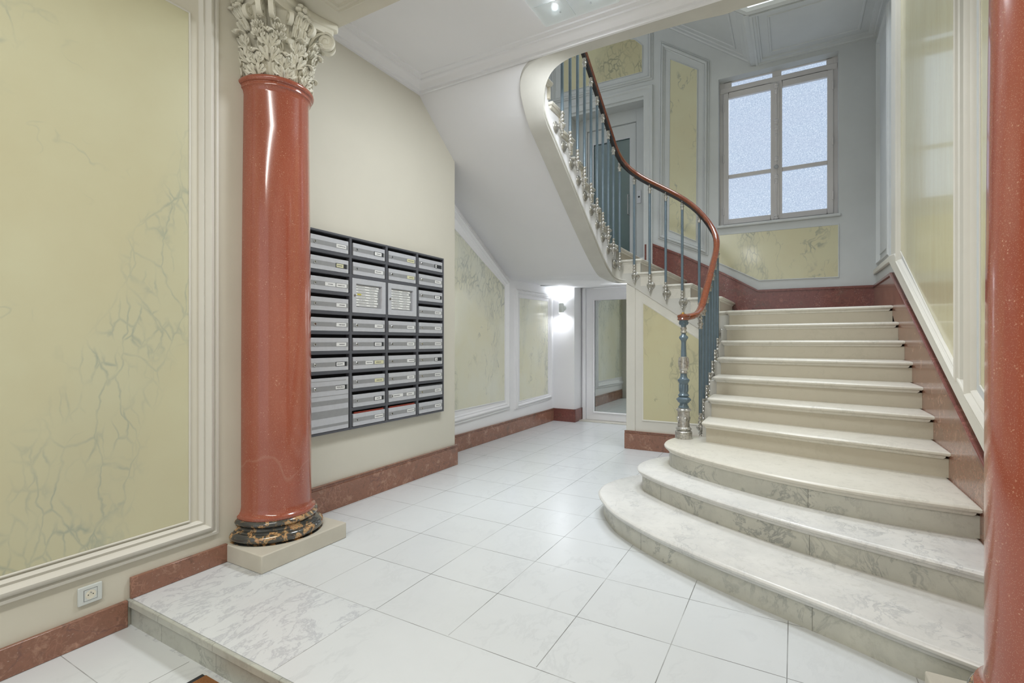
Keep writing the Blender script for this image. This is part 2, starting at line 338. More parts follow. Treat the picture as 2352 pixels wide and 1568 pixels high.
# ------------------------------------------------------------------ mesh builder
class MB:
    def __init__(s): s.v = []; s.f = []; s.sm = []
    def add(s, vs, fs, smooth=False):
        o = len(s.v); s.v += [tuple(p) for p in vs]; s.f += [tuple(i + o for i in f) for f in fs]; s.sm += [smooth] * len(fs); return s
    def box(s, x0, x1, y0, y1, z0, z1):
        vs = [(x, y, z) for x in (x0, x1) for y in (y0, y1) for z in (z0, z1)]
        return s.add(vs, [(0, 1, 3, 2), (4, 6, 7, 5), (0, 4, 5, 1), (2, 3, 7, 6), (0, 2, 6, 4), (1, 5, 7, 3)])
    def lathe(s, prof, c=(0, 0, 0), n=32, ax='z', cap=True):
        vs = []; fs = []
        def P(r, h, a):
            x, y = r * math.cos(a), r * math.sin(a)
            if ax == 'z': return (c[0] + x, c[1] + y, c[2] + h)
            if ax == 'x': return (c[0] + h, c[1] + x, c[2] + y)
            return (c[0] + x, c[1] + h, c[2] + y)
        for r, h in prof:
            for i in range(n): vs.append(P(r, h, 2 * PI * i / n))
        for k in range(len(prof) - 1):
            for i in range(n):
                j = (i + 1) % n; fs.append((k * n + i, k * n + j, (k + 1) * n + j, (k + 1) * n + i))
        s.add(vs, fs, True)
        if cap:
            for k in (0, len(prof) - 1):
                if prof[k][0] > 1e-5: s.add([vs[k * n + i] for i in range(n)], [tuple(range(n))])
        return s
    def prism(s, poly, z0, z1, mp=None):
        n = len(poly); mp = mp or (lambda u, v, h: (u, v, h))
        vs = [mp(u, v, z0) for u, v in poly] + [mp(u, v, z1) for u, v in poly]
        fs = [tuple(range(n))[::-1], tuple(range(n, 2 * n))] + [(i, (i + 1) % n, n + (i + 1) % n, n + i) for i in range(n)]
        return s.add(vs, fs)
    def tube(s, pts, r, n=12, prof=None, up=(0, 0, 1), cap=True):
        vs = []; fs = []; P = [Vector(p) for p in pts]
        for i, p in enumerate(P):
            t = (P[min(i + 1, len(P) - 1)] - P[max(i - 1, 0)]).normalized()
            side = t.cross(Vector(up))
            if side.length < 1e-4: side = t.cross(Vector((0, 1, 0)))
            side.normalize(); u = side.cross(t).normalized()
            rr = r[i] if isinstance(r, (list, tuple)) else r
            if prof:
                for a, b in prof: vs.append(p + side * a + u * b)
            else:
                for k in range(n):
                    a = 2 * PI * k / n; vs.append(p + side * math.cos(a) * rr + u * math.sin(a) * rr)
        m = len(prof) if prof else n
        for i in range(len(P) - 1):
            for k in range(m):
                j = (k + 1) % m; fs.append((i * m + k, i * m + j, (i + 1) * m + j, (i + 1) * m + k))
        s.add(vs, fs, True)
        if cap: s.add(vs[:m], [tuple(range(m))]); s.add(vs[-m:], [tuple(range(m))])
        return s
    def strip(s, A, B, smooth=False):
        n = len(A)
        return s.add(list(A) + list(B), [(i, i + 1, n + i + 1, n + i) for i in range(n - 1)], smooth)
    def build(s, name, mat, parent=None, org=(0, 0, 0), bevel=0, solid=0, sub=0):
        if parent is not None and org == (0, 0, 0):
            org = parent.matrix_world.translation if False else tuple(root_loc(parent))
        me = bpy.data.meshes.new(name)
        me.from_pydata([(x - org[0], y - org[1], z - org[2]) for x, y, z in s.v], [], s.f)
        bm = bmesh.new(); bm.from_mesh(me)
        for f, k in zip(bm.faces, s.sm): f.smooth = k
        bmesh.ops.remove_doubles(bm, verts=bm.verts, dist=1e-5)
        bmesh.ops.recalc_face_normals(bm, faces=bm.faces); bm.to_mesh(me); bm.free()
        if mat: me.materials.append(M[mat])
        try: me.set_sharp_from_angle(angle=math.radians(38))
        except Exception: pass
        o = bpy.data.objects.new(name, me); C.objects.link(o)
        if parent is not None: o.parent = parent
        else: o.location = org
        if bevel:
            m = o.modifiers.new('bevel', 'BEVEL'); m.width = bevel; m.segments = 2; m.limit_method = 'ANGLE'; m.angle_limit = math.radians(40)
        if solid:
            m = o.modifiers.new('solid', 'SOLIDIFY'); m.thickness = solid; m.offset = 0
        if sub:
            m = o.modifiers.new('sub', 'SUBSURF'); m.levels = sub; m.render_levels = sub
        return o
def root_loc(o):
    v = Vector((0, 0, 0))
    while o is not None: v = v + Vector(o.location); o = o.parent
    return v
def struct(name, mb, mat, label=None, bevel=0, solid=0):
    o = mb.build(name, mat, None, bevel=bevel, solid=solid); o['kind'] = 'structure'
    if label: o['label'] = label
    return o

def offset_poly(poly, d):
    """inward (for CCW) mitred offset"""
    n = len(poly); A = sum(poly[i][0] * poly[(i + 1) % n][1] - poly[(i + 1) % n][0] * poly[i][1] for i in range(n))
    sg = 1 if A > 0 else -1; out = []
    for i in range(n):
        p0, p1, p2 = Vector(poly[i - 1]), Vector(poly[i]), Vector(poly[(i + 1) % n])
        e1 = (p1 - p0).normalized(); e2 = (p2 - p1).normalized()
        n1 = Vector((-e1.y, e1.x)) * sg; n2 = Vector((-e2.y, e2.x)) * sg
        m = (n1 + n2); L = m.length
        if L < 1e-6: m = n1; k = 1
        else: m /= L; k = 1 / max(0.3, m.dot(n1))
        q = p1 + m * d * k; out.append((q.x, q.y))
    return out
def frame(mb, poly, prof, mp):
    n = len(poly); rings = [[mp(u, v, h) for u, v in offset_poly(poly, d)] for d, h in prof]
    vs = [p for r in rings for p in r]; fs = []
    for k in range(len(rings) - 1):
        for i in range(n):
            j = (i + 1) % n; fs.append((k * n + i, k * n + j, (k + 1) * n + j, (k + 1) * n + i))
    mb.add(vs, fs); return mb
def rframe(m, x0, x1, z0, z1, l, r, b, t, ya, yb):
    m.box(x0, x0 + l, ya, yb, z0, z1); m.box(x1 - r, x1, ya, yb, z0, z1)
    if b: m.box(x0 + l, x1 - r, ya, yb, z0, z0 + b)
    if t: m.box(x0 + l, x1 - r, ya, yb, z1 - t, z1)
    return m
FX = lambda c: (lambda u, v, h: (c + h, u, v))     # wall facing +X, u = Y, v = Z
NX = lambda c: (lambda u, v, h: (c - h, u, v))     # wall facing -X
NY = lambda c: (lambda u, v, h: (u, c - h, v))     # wall facing the camera
NZ = lambda c: (lambda u, v, h: (u, v, c - h))     # ceiling facing down
MOULD = [(0, 0), (0.004, 0.016), (0.018, 0.022), (0.024, 0.014), (0.036, 0.030), (0.050, 0.034), (0.060, 0.024), (0.066, 0.012), (0.078, 0.018), (0.086, 0.010), (0.09, 0.0)]
def mprof(w, h=1.0, flat=0.0):
    k = w / 0.09
    p = [(a * k, b * h) for a, b in MOULD]
    return p
def panel(label, outer, mw, inner, mp, mat, paintm='frame_paint', h=1.0, edge=True, name='marble_panel'):
    c = mp(sum(p[0] for p in outer) / len(outer), min(p[1] for p in outer), 0)
    t = thing(name, label, 'wall panel', c, 'moulded marble wall panels')
    f = MB(); frame(f, outer, mprof(mw, h), mp)
    f.build('moulding', paintm, t)
    m = MB(); m.prism(inner, 0.001, 0.006, mp)
    m.build('marble_field', mat, t)
    if edge:
        e = MB(); frame(e, offset_poly(inner, -0.010), [(0, 0.0), (0.001, 0.010), (0.006, 0.012), (0.010, 0.0065)], mp); e.build('inner_bead', paintm, t)
    return t

# ================================================================== SETTING
XL, XM, XP, XR, YB, YS = -2.86, -3.04, -3.38, 0.80, 6.83, 5.82
H = 0.16
struct('floor', MB().box(-3.5, XR + .2, 1.206, 7.9, -0.13, 0.0), 'floor_marble', 'pale marble tiled lobby floor')
fl = MB(); fl.box(-2.93, XR + .1, 1.188, 1.206, -0.034, 0.0)
struct('floor_step_edge', fl, 'edge_marble', 'worn grey marble nosing of the single floor step', bevel=0.004)
struct('floor_step_riser', MB().box(-2.93, XR + .1, 1.204, 1.214, -0.13, -0.03), 'edge_marble')
struct('floor_lower', MB().box(-3.5, XR + .2, -4.2, 1.204, -0.18, -0.13), 'floor_marble', 'lower marble floor of the entrance hall')

struct('wall_left', MB().box(-3.2, XL, -4.2, 2.2, -0.13, 3.75), 'cream_paint')
struct('wall_mailbox', MB().prism([(2.15, 0), (4.156, 0), (4.156, 7.3), (2.15, 7.3)], -0.36, 0, FX(XM)), 'wall_paint')
struct('wall_passage', MB().box(XP - .2, XP, 4.1, 7.5, 0, 7.3), 'white_paint')
struct('wall_sconce', MB().box(XP - .02, -3.01, 7.29, 7.8, 0, 2.4), 'white_paint')
dw = MB(); dw.box(-3.05, -2.93, 7.60, 7.8, 0, 2.4); dw.box(-2.1, -1.6, 7.60, 7.8, 0, 2.4); dw.box(-2.93, -2.1, 7.60, 7.8, 2.16, 2.4)
struct('wall_passage_end', dw, 'white_paint')
us = MB(); us.box(-1.731, -1.70, YS + .05, 7.62, 0, 2.12); us.prism([(-1.731, 0), (-0.60, 0), (-0.60, 1.50), (-1.60, 2.06), (-1.731, 2.06)], -0.05, 0, NY(YS)); struct('wall_understair', us, 'frame_paint')
# back wall of the stairwell, with window and lift door openings
WX0, WX1, WZ0, WZ1 = -0.84, 0.447, 2.74, 4.62
DX0, DX1, DZ0, DZ1 = -2.885, -1.80, 2.40, 4.60
bw = MB(); y0, y1 = YB, YB + .34
bw.box(XP, DX0, y0, y1, 2.12, 7.3); bw.box(DX0, DX1, y0, y1, DZ1, 7.3); bw.box(DX0, DX1, y0, y1, 2.12, DZ0)
bw.box(-1.70, DX1 * 0 + WX1, y0, y1, 0, 1.2); bw.box(WX1, XR + .1, y0, y1, 0, 1.2)
bw.box(DX1, WX0, y0, y1, 1.2, 7.3); bw.box(WX0, WX1, y0, y1, 1.2, WZ0); bw.box(WX0, WX1, y0, y1, WZ1, 7.3); bw.box(WX1, XR + .1, y0, y1, 1.2, 7.3)
struct('wall_back', bw, 'grey_paint')
struct('wall_right', MB().box(XR, XR + .2, -4.2, YB + .34, -0.18, 7.3), 'grey_paint')
struct('wall_upper_front', MB().box(-3.4, XR - .01, 1.5, 1.7, 3.9, 7.3), 'grey_paint')
struct('ceiling_stairwell', MB().box(-3.6, XR + .2, 1.5, 7.2, 7.3, 7.4), 'white_paint')

# ceilings
ce = MB(); ce.box(XM - .1, XR, 2.20, 3.60, 3.66, 3.95)
# ceiling rim round the well
def band_pts():
    I = [(-1.731, 5.82, 1.965), (-1.80, 5.79, 1.975), (-1.845, 5.72, 2.0), (-1.86, 5.60, 2.045), (-1.86, 5.35, 2.165), (-1.86, 5.0, 2.395), (-1.86, 4.5, 2.73), (-1.86, 4.05, 3.035), (-1.86, 3.88, 3.15)]
    I += [(-1.85, 3.80, 3.235), (-1.82, 3.745, 3.33), (-1.775, 3.71, 3.42), (-1.70, 3.695, 3.495), (-1.58, 3.70, 3.545), (-1.43, 3.715, 3.565), (-1.2, 3.725, 3.57), (-0.70, 3.74, 3.57), (-0.42, 3.775, 3.57), (-0.33, 3.765, 3.57), (0.0, 3.77, 3.57), (XR, 3.77, 3.57)]
    O = [(-1.90, 6.00, 1.99), (-1.97, 5.93, 2.01), (-2.01, 5.82, 2.03), (-2.03, 5.64, 2.06), (-2.03, 5.38, 2.175), (-2.03, 5.0, 2.40), (-2.03, 4.5, 2.735), (-2.03, 4.05, 3.04), (-2.03, 3.88, 3.16)]
    O += [(-2.03, 3.78, 3.28), (-2.02, 3.70, 3.39), (-1.98, 3.64, 3.47), (-1.90, 3.61, 3.53), (-1.75, 3.60, 3.56), (-1.5, 3.60, 3.57), (-1.2, 3.60, 3.57), (-0.70, 3.60, 3.57), (-0.42, 3.60, 3.57), (-0.33, 3.60, 3.57), (0.0, 3.60, 3.57), (XR, 3.60, 3.57)]
    return I, O
BI, BO = band_pts()
ce.box(XM - .1, -1.9, 3.60, 3.62, 3.57, 3.95)
struct('ceiling_lobby', ce, 'white_paint', 'white recessed lobby ceiling')
# moulded cornice round the lobby ceiling
co_ = MB(); frame(co_, [(XM, 2.24), (XR, 2.24), (XR, 3.60), (XM, 3.60)],
    [(0.0, 0.096), (0.020, 0.094), (0.024, 0.074), (0.040, 0.070), (0.062, 0.040), (0.085, 0.026), (0.100, 0.026), (0.104, 0.014), (0.145, 0.010), (0.150, 0.0)], NZ(3.66))
struct('trim_1', co_, 'white_paint', 'white moulded cornice around the lobby ceiling')
# beam over the two columns
bm_ = MB(); bm_.box(XL - .2, XR, 1.705, 2.24, 3.30, 3.95)
struct('ceiling_beam', bm_, 'cream_paint', 'cream beam spanning the two red columns')
bt = MB(); frame(bt, [(-2.44, 1.81), (0.33, 1.81), (0.33, 2.135), (-2.44, 2.135)], [(0, 0), (0.002, 0.014), (0.016, 0.018), (0.022, 0.008), (0.035, 0.006), (0.044, 0.012), (0.05, 0.0)], NZ(3.30))
struct('trim_2', bt, 'cream_paint', 'rectangular moulding under the beam')
struct('ceiling_hall', MB().box(XL - .2, XR, -4.2, 1.705, 3.66, 3.95), 'cream_paint')

# ---------------- baseboards
def baseboard(name, poly, mp, mat, h0=0.0, th=0.022):
    m = MB(); m.prism(poly, 0, th, mp)
    return struct(name, m, mat, bevel=0.004)
BB = lambda y0, y1, z0, z1: [(y0, z0), (y1, z0), (y1, z1), (y0, z1)]
baseboard('baseboard_left', BB(1.20, 1.68, 0, 0.105), FX(XL), 'red_marble')
baseboard('baseboard_left_lower', BB(-4.2, 1.187, -0.13, 0.0), FX(XL), 'red_marble')
def base2(name, y0, y1, mp, mat='red_marble', z=0.165):
    m = MB(); m.prism(BB(y0, y1, 0, z - .03), 0, 0.024, mp); m.prism(BB(y0, y1, z - .03, z - .008), 0, 0.018, mp); m.prism(BB(y0, y1, z - .008, z), 0, 0.026, mp)
    return struct(name, m, mat, bevel=0.003)
base2('baseboard_mailbox', 2.2, 4.18, FX(XM), z=0.21)
base2('baseboard_passage', 4.2, 7.29, FX(XP), 'red_marble', 0.20)
m = MB(); m.box(XP, -2.985, 7.265, 7.29, 0, 0.20); m.box(-3.01, -2.985, 7.265, 7.60, 0, 0.20)
struct('baseboard_sconce', m, 'dark_red_marble', bevel=0.003)
base2('baseboard_spandrel', -1.755, -0.55, NY(YS), 'red_marble', 0.215)
# back wall skirting follows the steps
bk = [(0.80, 1.58), (0.80, 1.90), (-0.386, 1.905), (-0.764, 2.135), (-1.265, 2.41), (-1.669, 2.60), (-1.78, 2.60), (-1.78, 2.36), (-1.45, 2.10), (-0.5, 1.58)]
m = MB(); m.prism(bk, 0, 0.022, NY(YB))
bk2 = [(0.80, 1.872), (0.80, 1.90), (-0.386, 1.905), (-0.764, 2.135), (-1.265, 2.41), (-1.669, 2.60), (-1.669, 2.568), (-1.265, 2.378), (-0.764, 2.105), (-0.380, 1.877)]
m.prism(bk2, 0, 0.032, NY(YB))
struct('baseboard_back', m, 'dark_red_marble', bevel=0.002)
rk = [(2.2, 0.0), (2.2, 0.30), (3.284, 0.785), (3.839, 1.048), (4.819, 1.506), (5.69, 1.905), (6.83, 1.902), (6.83, 1.5), (5.6, 1.5), (3.6, 0.0)]
m = MB(); m.prism(rk, 0, 0.022, NX(XR)); struct('baseboard_right', m, 'red_marble')
cap_ = [(2.2, 0.27), (2.2, 0.30), (3.284, 0.785), (3.839, 1.048), (4.819, 1.506), (5.69, 1.905), (6.83, 1.902), (6.83, 1.872), (5.70, 1.872), (4.83, 1.476), (3.85, 1.018), (3.30, 0.755)]
m = MB(); m.prism(cap_, 0, 0.036, NX(XR)); struct('trim_3', m, 'dark_red_marble', 'polished red marble cap of the sloping stair skirting', bevel=0.006)

# ================================================================== WALL PANELS
panel('large pale yellow veined marble panel on the left wall before the red column',
      [(-1.9, 0.178), (1.633, 0.178), (1.633, 3.26), (-1.9, 3.26)], 0.105, [(-1.74, 0.300), (1.474, 0.300), (1.474, 3.05), (-1.74, 3.05)], FX(XL), 'yellow_marble', h=1.25)
panel('marble panel with a slanting top beside the mailbox wall corner',
      [(3.9, 0.30), (5.87, 0.345), (5.87, 2.09), (4.62, 2.80), (3.9, 3.2)], 0.10, [(4.0, 0.481), (5.735, 0.484), (5.735, 2.01), (4.64, 2.54), (4.0, 2.86)], FX(XP), 'pale_marble', 'white_paint', 1.1)
panel('narrow grey veined marble panel next to the wall lamp',
      [(6.02, 0.325), (7.21, 0.355), (7.21, 2.03), (6.02, 2.02)], 0.085, [(6.15, 0.432), (7.08, 0.443), (7.08, 1.90), (6.15, 1.885)], FX(XP), 'pale_marble', 'white_paint', 1.1)
# spandrel under the stairs
t = thing('marble_panel', 'yellow marble panel in the stair spandrel behind the newel post', 'wall panel', (-1.2, YS, 0.2), 'moulded marble wall panels')
spn = [(-1.534, 0.356), (-0.70, 0.356), (-0.70, 1.14), (-1.534, 1.714)]
MB().prism(spn, 0.001, 0.006, NY(YS)).build('marble_field', 'yellow_marble_c', t)
m = MB(); frame(m, offset_poly(spn, -0.016), [(0, 0.0), (0.003, 0.012), (0.010, 0.010), (0.016, 0.0065)], NY(YS)); m.build('inner_bead', 'frame_paint', t)
MB().prism([(-1.735, 0.215), (-1.63, 0.215), (-1.63, 1.90), (-1.735, 1.955)], 0, 0.014, NY(YS)).build('corner_strip', 'frame_paint', t, bevel=0.003)
# back wall
panel('tall narrow yellow marble panel between lift door and window',
      [(-1.60, 2.665), (-0.962, 2.375), (-0.946, 4.889), (-1.575, 5.334)], 0.075, [(-1.452, 2.765), (-1.115, 2.586), (-1.10, 4.811), (-1.438, 5.042)], NY(YB), 'yellow_marble_b', 'grey_paint')
panel('yellow marble panel above the lift door on the stair landing',
      [(-3.2, 4.855), (-1.669, 4.835), (-1.669, 5.62), (-3.2, 6.2)], 0.075, [(-3.0, 4.99), (-1.822, 4.984), (-1.818, 5.34), (-1.92, 5.45), (-3.0, 5.9)], NY(YB), 'yellow_marble_c', 'grey_paint')
t = thing('marble_panel', 'yellow marble panel directly under the stairwell window', 'wall panel', (-0.2, YB, 2.0), 'moulded marble wall panels')
wp = [(-0.372, 2.027), (0.442, 2.018), (0.442, 2.612), (-0.86, 2.625), (-0.86, 2.295)]
MB().prism(wp, 0.001, 0.006, NY(YB)).build('marble_field', 'yellow_marble_b', t)
m = MB(); frame(m, offset_poly(wp, -0.012), [(0, 0), (0.002, 0.010), (0.008, 0.010), (0.012, 0.0065)], NY(YB)); m.build('inner_bead', 'grey_paint', t)
# right wall
panel('narrow grey panel on the right wall of the quarter landing',
      [(5.86, 2.08), (6.60, 2.08), (6.60, 4.50), (5.86, 4.50)], 0.05, [(5.96, 2.2), (6.50, 2.2), (6.50, 4.40), (5.96, 4.40)], NX(XR), 'grey_paint', 'grey_paint', name='marble_panel')
m = MB(); m.prism([(5.36, 1.98), (5.73, 2.02), (5.73, 7.0), (5.36, 7.0)], 0, 0.018, NX(XR)); struct('trim_4', m, 'frame_paint', 'plain vertical pilaster strip on the right stair wall', bevel=0.004)
panel('tall glossy yellow marble panel along the right stair wall',
      [(3.53, 1.02), (5.38, 1.94), (5.38, 5.6), (3.53, 5.6)], 0.055, [(3.60, 1.10), (5.331, 2.047), (5.331, 5.5), (3.60, 5.5)], NX(XR), 'yellow_streaked', 'frame_paint', 1.2)
panel('cream framed panel on the right wall half hidden by the near red column',
      [(2.45, 0.55), (3.43, 0.96), (3.43, 3.45), (2.45, 3.45)], 0.10, [(2.62, 0.80), (3.24, 1.06), (3.24, 3.25), (2.62, 3.25)], NX(XR), 'yellow_streaked', 'frame_paint', 1.2)
# sloping rail moulding between skirting and panels
m = MB(); m.prism([(3.0, 0.70), (3.0, 0.80), (5.50, 2.05), (5.74, 2.07), (6.83, 2.07), (6.83, 2.02), (5.78, 2.01), (5.72, 1.985)], 0, 0.03, NX(XR))
struct('trim_5', m, 'frame_paint', 'sloping white dado moulding above the stair skirting', bevel=0.008)

# ================================================================== WINDOW
wr = thing('window_1', 'tall frosted casement window lighting the stairwell', None, (-0.2, YB + .15, WZ0), kind='structure')
yf = YB + 0.15
m = MB(); o_ = 0.045
rframe(m, WX0 - .01, WX1 + .01, WZ0 - .01, WZ1 + .01, o_ + .012, o_ + .012, .05, .022, yf - .02, yf + .06)
m.box(WX0 + .002, WX1 - .002, yf - .026, yf + .055, 4.475, 4.55)      # transom
m.box(-0.235, -0.135, yf - .015, yf + .06, 4.55, WZ1)
m.build('window_frame', 'joinery', wr, bevel=0.006)
def casement(x0, x1, z0, z1, zb, label):
    c = MB(); a = 0.062
    rframe(c, x0, x1, z0, z1, a, a, .065, .075, yf - .035, yf + .02)
    c.box(x0 + a, x1 - a, yf - .03, yf + .015, zb, zb + .045)
    o = c.build('casement', 'joinery', wr, bevel=0.005)
    return o
cl_ = casement(WX0 + .043, -0.1885, WZ0 + .04, 4.475, 3.372, '')
cr_ = casement(-0.1885, WX1 - .043, WZ0 + .04, 4.475, 3.368, '')
MB().box(-0.73, -0.24, yf + .005, yf + .012, 2.83, 3.38).build('pane', 'frosted_glass', cl_)
MB().box(-0.73, -0.24, yf + .005, yf + .012, 3.41, 4.41).build('pane', 'frosted_glass', cl_)
MB().box(-0.14, 0.345, yf + .005, yf + .012, 2.83, 3.38).build('pane', 'frosted_glass', cr_)
MB().box(-0.14, 0.345, yf + .005, yf + .012, 3.40, 4.41).build('pane', 'frosted_glass', cr_)
fr_ = MB(); fr_.box(-0.79, -0.70, yf - .02, yf + .05, 4.55, WZ1).box(0.335, 0.40, yf - .02, yf + .05, 4.55, WZ1); fr_.build('fanlight_frame', 'joinery', wr)
MB().box(-0.71, -0.235, yf + .005, yf + .012, 4.545, WZ1).build('fanlight_pane', 'frosted_glass', wr)
MB().box(-0.135, 0.34, yf + .005, yf + .012, 4.545, WZ1).build('fanlight_pane', 'frosted_glass', wr)
cb = MB(); xc = -0.189; yc = yf - .055
cb.box(xc - .032, xc + .032, yf - .05, yf - .03, WZ0 + .05, 4.46)
cb.lathe([(0.009, WZ0 + .06), (0.009, 4.44)], (xc, yc, 0), 12)
for z_, k in ((4.42, 1.4), (4.35, 1.0), (3.98, 1.2), (3.90, 1.2), (3.80, 1.0), (3.52, 1.2), (3.30, 1.2), (3.24, 1.0), (2.80, 1.3)):
    cb.lathe([(0.004, -.035), (0.015 * k, -.025), (0.018 * k, -.01), (0.013 * k, 0), (0.019 * k, .012), (0.014 * k, .028), (0.004, .036)], (xc, yc, z_), 14)
cb_o = cb.build('cremone_bolt', 'joinery', wr)
MB().lathe([(0.0, -0.008), (0.020, -0.006), (0.026, 0.0), (0.020, 0.008), (0, 0.01)], (xc, yc - .03, 3.413), 20, 'y').build('knob', 'aluminium_dark', cb_o)
for x_, zs in ((-0.79, (4.29, 3.63, 2.95)), (0.397, (4.29, 3.635, 2.99))):
    for z_ in zs:
        MB().lathe([(0.001, -.055), (0.008, -.05), (0.010, -.045), (0.010, .045), (0.008, .05), (0.001, .055)], (x_, yf - .04, z_), 10).build('hinge', 'joinery', wr)
m = MB(); m.box(WX0 - .02, WX1 + .02, YB - .035, yf, WZ0 - .03, WZ0 + .005); m.build('window_sill', 'grey_paint', wr, bevel=0.008)

# ================================================================== LIFT DOOR upstairs
lf = thing('door_2', 'glazed grey lift door on the upper landing', None, (-2.33, YB + .22, DZ0), kind='structure')
m = MB(); yl = YB + 0.22
rframe(m, DX0 - .03, DX1 + .03, DZ0 - .1, DZ1 + .03, .205, .19, 0, .21, yl, yl + .1)
m.build('door_frame', 'grey_paint', lf, bevel=0.004)
m = MB(); a = 0.085
rframe(m, -2.70, -1.97, DZ0, 4.41, a, a, .09, .19, yl + .02, yl + .06)
dl = m.build('door_leaf', 'grey_paint', lf, bevel=0.003)
MB().box(-2.62, -2.05, yl + .045, yl + .055, DZ0 + .09, 4.22).build('door_glass', 'lift_glass', dl)
m = MB()
frame(m, [(-2.62, DZ0 + .09), (-2.05, DZ0 + .09), (-2.05, 4.22), (-2.62, 4.22)], [(0, 0), (0.0, 0.012), (0.010, 0.012), (0.014, 0)], NY(yl + .03)); m.build('glazing_bead', 'aluminium', dl)
m = MB(); m.tube([(-2.075, yl + .02, 3.10), (-2.075, yl - .03, 3.10), (-2.075, yl - .03, 3.38), (-2.075, yl + .02, 3.38)], 0.008, 8, up=(1, 0, 0)); m.build('door_handle', 'aluminium_dark', dl)
MB().box(-1.95, -1.89, yl - .012, yl, 3.24, 3.42).build('call_plate', 'aluminium', lf, bevel=0.003)
MB().lathe([(0.0, -.006), (0.012, -.005), (0.014, 0)], (-1.92, yl - .012, 3.33), 14, 'y').build('call_button', 'rubber', lf)
m = MB(); frame(m, [(-1.669, 2.3), (-1.669, 4.765), (-3.02, 4.765), (-3.02, 2.3)], [(0, 0), (0.003, 0.03), (0.03, 0.034), (0.045, 0.02), (0.07, 0.026), (0.10, 0.018), (0.125, 0.022), (0.131, 0.0)], NY(YB)); m.build('door_casing', 'grey_paint', lf)

# ================================================================== MIRRORED DOOR below
md = thing('door_1', 'white framed mirrored door at the end of the passage', None, (-2.5, 7.58, 0), kind='structure')
m = MB(); yd = 7.56
m.box(-2.98, -2.925, yd - .01, yd + .05, 0, 2.175).box(-2.98, -2.05, yd - .01, yd + .05, 2.125, 2.2); m.build('door_frame', 'white_paint', md, bevel=0.004)
m = MB(); rframe(m, -2.915, -2.10, 0.02, 2.118, .12, .10, .115, .173, yd, yd + .04)
dl = m.build('door_leaf', 'white_paint', md, bevel=0.003)
m = MB(); frame(m, [(-2.80, 0.13), (-2.19, 0.13), (-2.19, 1.95), (-2.80, 1.95)], [(0, 0), (0.0, 0.016), (0.012, 0.018), (0.02, 0.008), (0.026, 0)], NY(yd)); m.build('door_moulding', 'white_paint', dl)
MB().box(-2.80, -2.19, yd + .012, yd + .02, 0.13, 1.95).build('mirror', 'mirror', dl)
MB().box(-3.0, -1.8, 7.42, 7.62, 0.0, 0.014).build('threshold', 'step_marble_warm', md, bevel=0.003)

# ================================================================== STAIRCASE
st = thing('staircase', 'curving marble staircase with rounded bottom steps rising past the window', 'staircase', (0, 3.5, 0))
NOSE = [(0.016, 0.0), (0.006, -0.004), (0.0, -0.013), (0.001, -0.023), (0.008, -0.031), (0.018, -0.033), (0.020, -0.042), (0.030, -0.052)]
XW = XR - 0.02
def tread(poly, z, mat):
    m = MB(); n = len(poly)
    rings = [[(x, y, z + dz) for x, y in offset_poly(poly, d)] for d, dz in NOSE]
    vs = [p for r in rings for p in r]; fs = []
    for k in range(len(rings) - 1):
        for i in range(n):
            j = (i + 1) % n; fs.append((k * n + i, k * n + j, (k + 1) * n + j, (k + 1) * n + i))
    m.add(vs, fs, True); m.add(rings[0], [tuple(range(n))]); m.add(rings[-1], [tuple(range(n))])
    return m.build('tread', mat, st)
def riser(poly, z, mat, h=H, ins=0.032):
    poly = [(x + ins + 0.0 if abs(x - XW) < 1e-4 else x, y) for x, y in poly]
    m = MB(); m.prism(offset_poly(poly, ins), z - h, z - 0.050); return m.build('riser', mat, st)
def smooth(pts, n=4, closed=False):
    out = []; P = [Vector(p) for p in pts]; N = len(P)
    for i in range(N - 1):
        p0, p1, p2, p3 = P[max(i - 1, 0)], P[i], P[i + 1], P[min(i + 2, N - 1)]
        for k in range(n):
            t = k / n; out.append(tuple(0.5 * ((2 * p1) + (-p0 + p2) * t + (2 * p0 - 5 * p1 + 4 * p2 - p3) * t * t + (-p0 + 3 * p1 - 3 * p2 + p3) * t ** 3)))
    out.append(tuple(P[-1])); return out
s1 = smooth([(-0.75, 4.45), (-0.95, 4.33), (-1.139, 4.12), (-1.235, 3.93), (-1.282, 3.74), (-1.275, 3.57), (-1.234, 3.455), (-1.165, 3.335), (-1.03, 3.155), (-0.77, 2.938), (-0.5, 2.77), (-0.247, 2.643), (-0.035, 2.548), (0.147, 2.468), (0.302, 2.39), (0.44, 2.328), (XW, 2.19)])
s1 += [(XW, 3.3), (-0.6, 4.3)]
s2 = smooth([(-0.70, 4.42), (-0.86, 4.28), (-0.985, 4.12), (-1.04, 3.96), (-1.050, 3.82), (-1.025, 3.72), (-0.975, 3.64), (-0.80, 3.475), (-0.604, 3.33), (-0.407, 3.205), (-0.16, 3.07), (0.07, 2.965), (0.27, 2.886), (0.447, 2.82), (XW, 2.69)])
s2 += [(XW, 3.4), (-0.55, 4.35)]
s3 = smooth([(-0.60, 4.42), (-0.74, 4.37), (-0.845, 4.26), (-0.885, 4.12), (-0.885, 3.98), (-0.85, 3.87), (-0.79, 3.785), (-0.664, 3.665), (-0.46, 3.52), (-0.19, 3.37), (0.077, 3.262), (0.299, 3.20), (0.501, 3.17), (XW, 3.15)])
s3 += [(XW, 3.76), (-0.5, 4.35)]
for k, (p, mt, rm) in enumerate(((s1, 'step_marble', 'riser_marble'), (s2, 'step_marble', 'riser_marble'), (s3, 'step_marble_warm', 'riser_marble'))):
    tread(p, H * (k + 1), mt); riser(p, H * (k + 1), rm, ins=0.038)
YLs = {4: 4.13, 5: 4.42, 6: 4.74, 7: 5.04, 8: 5.31, 9: 5.53, 10: 5.74}
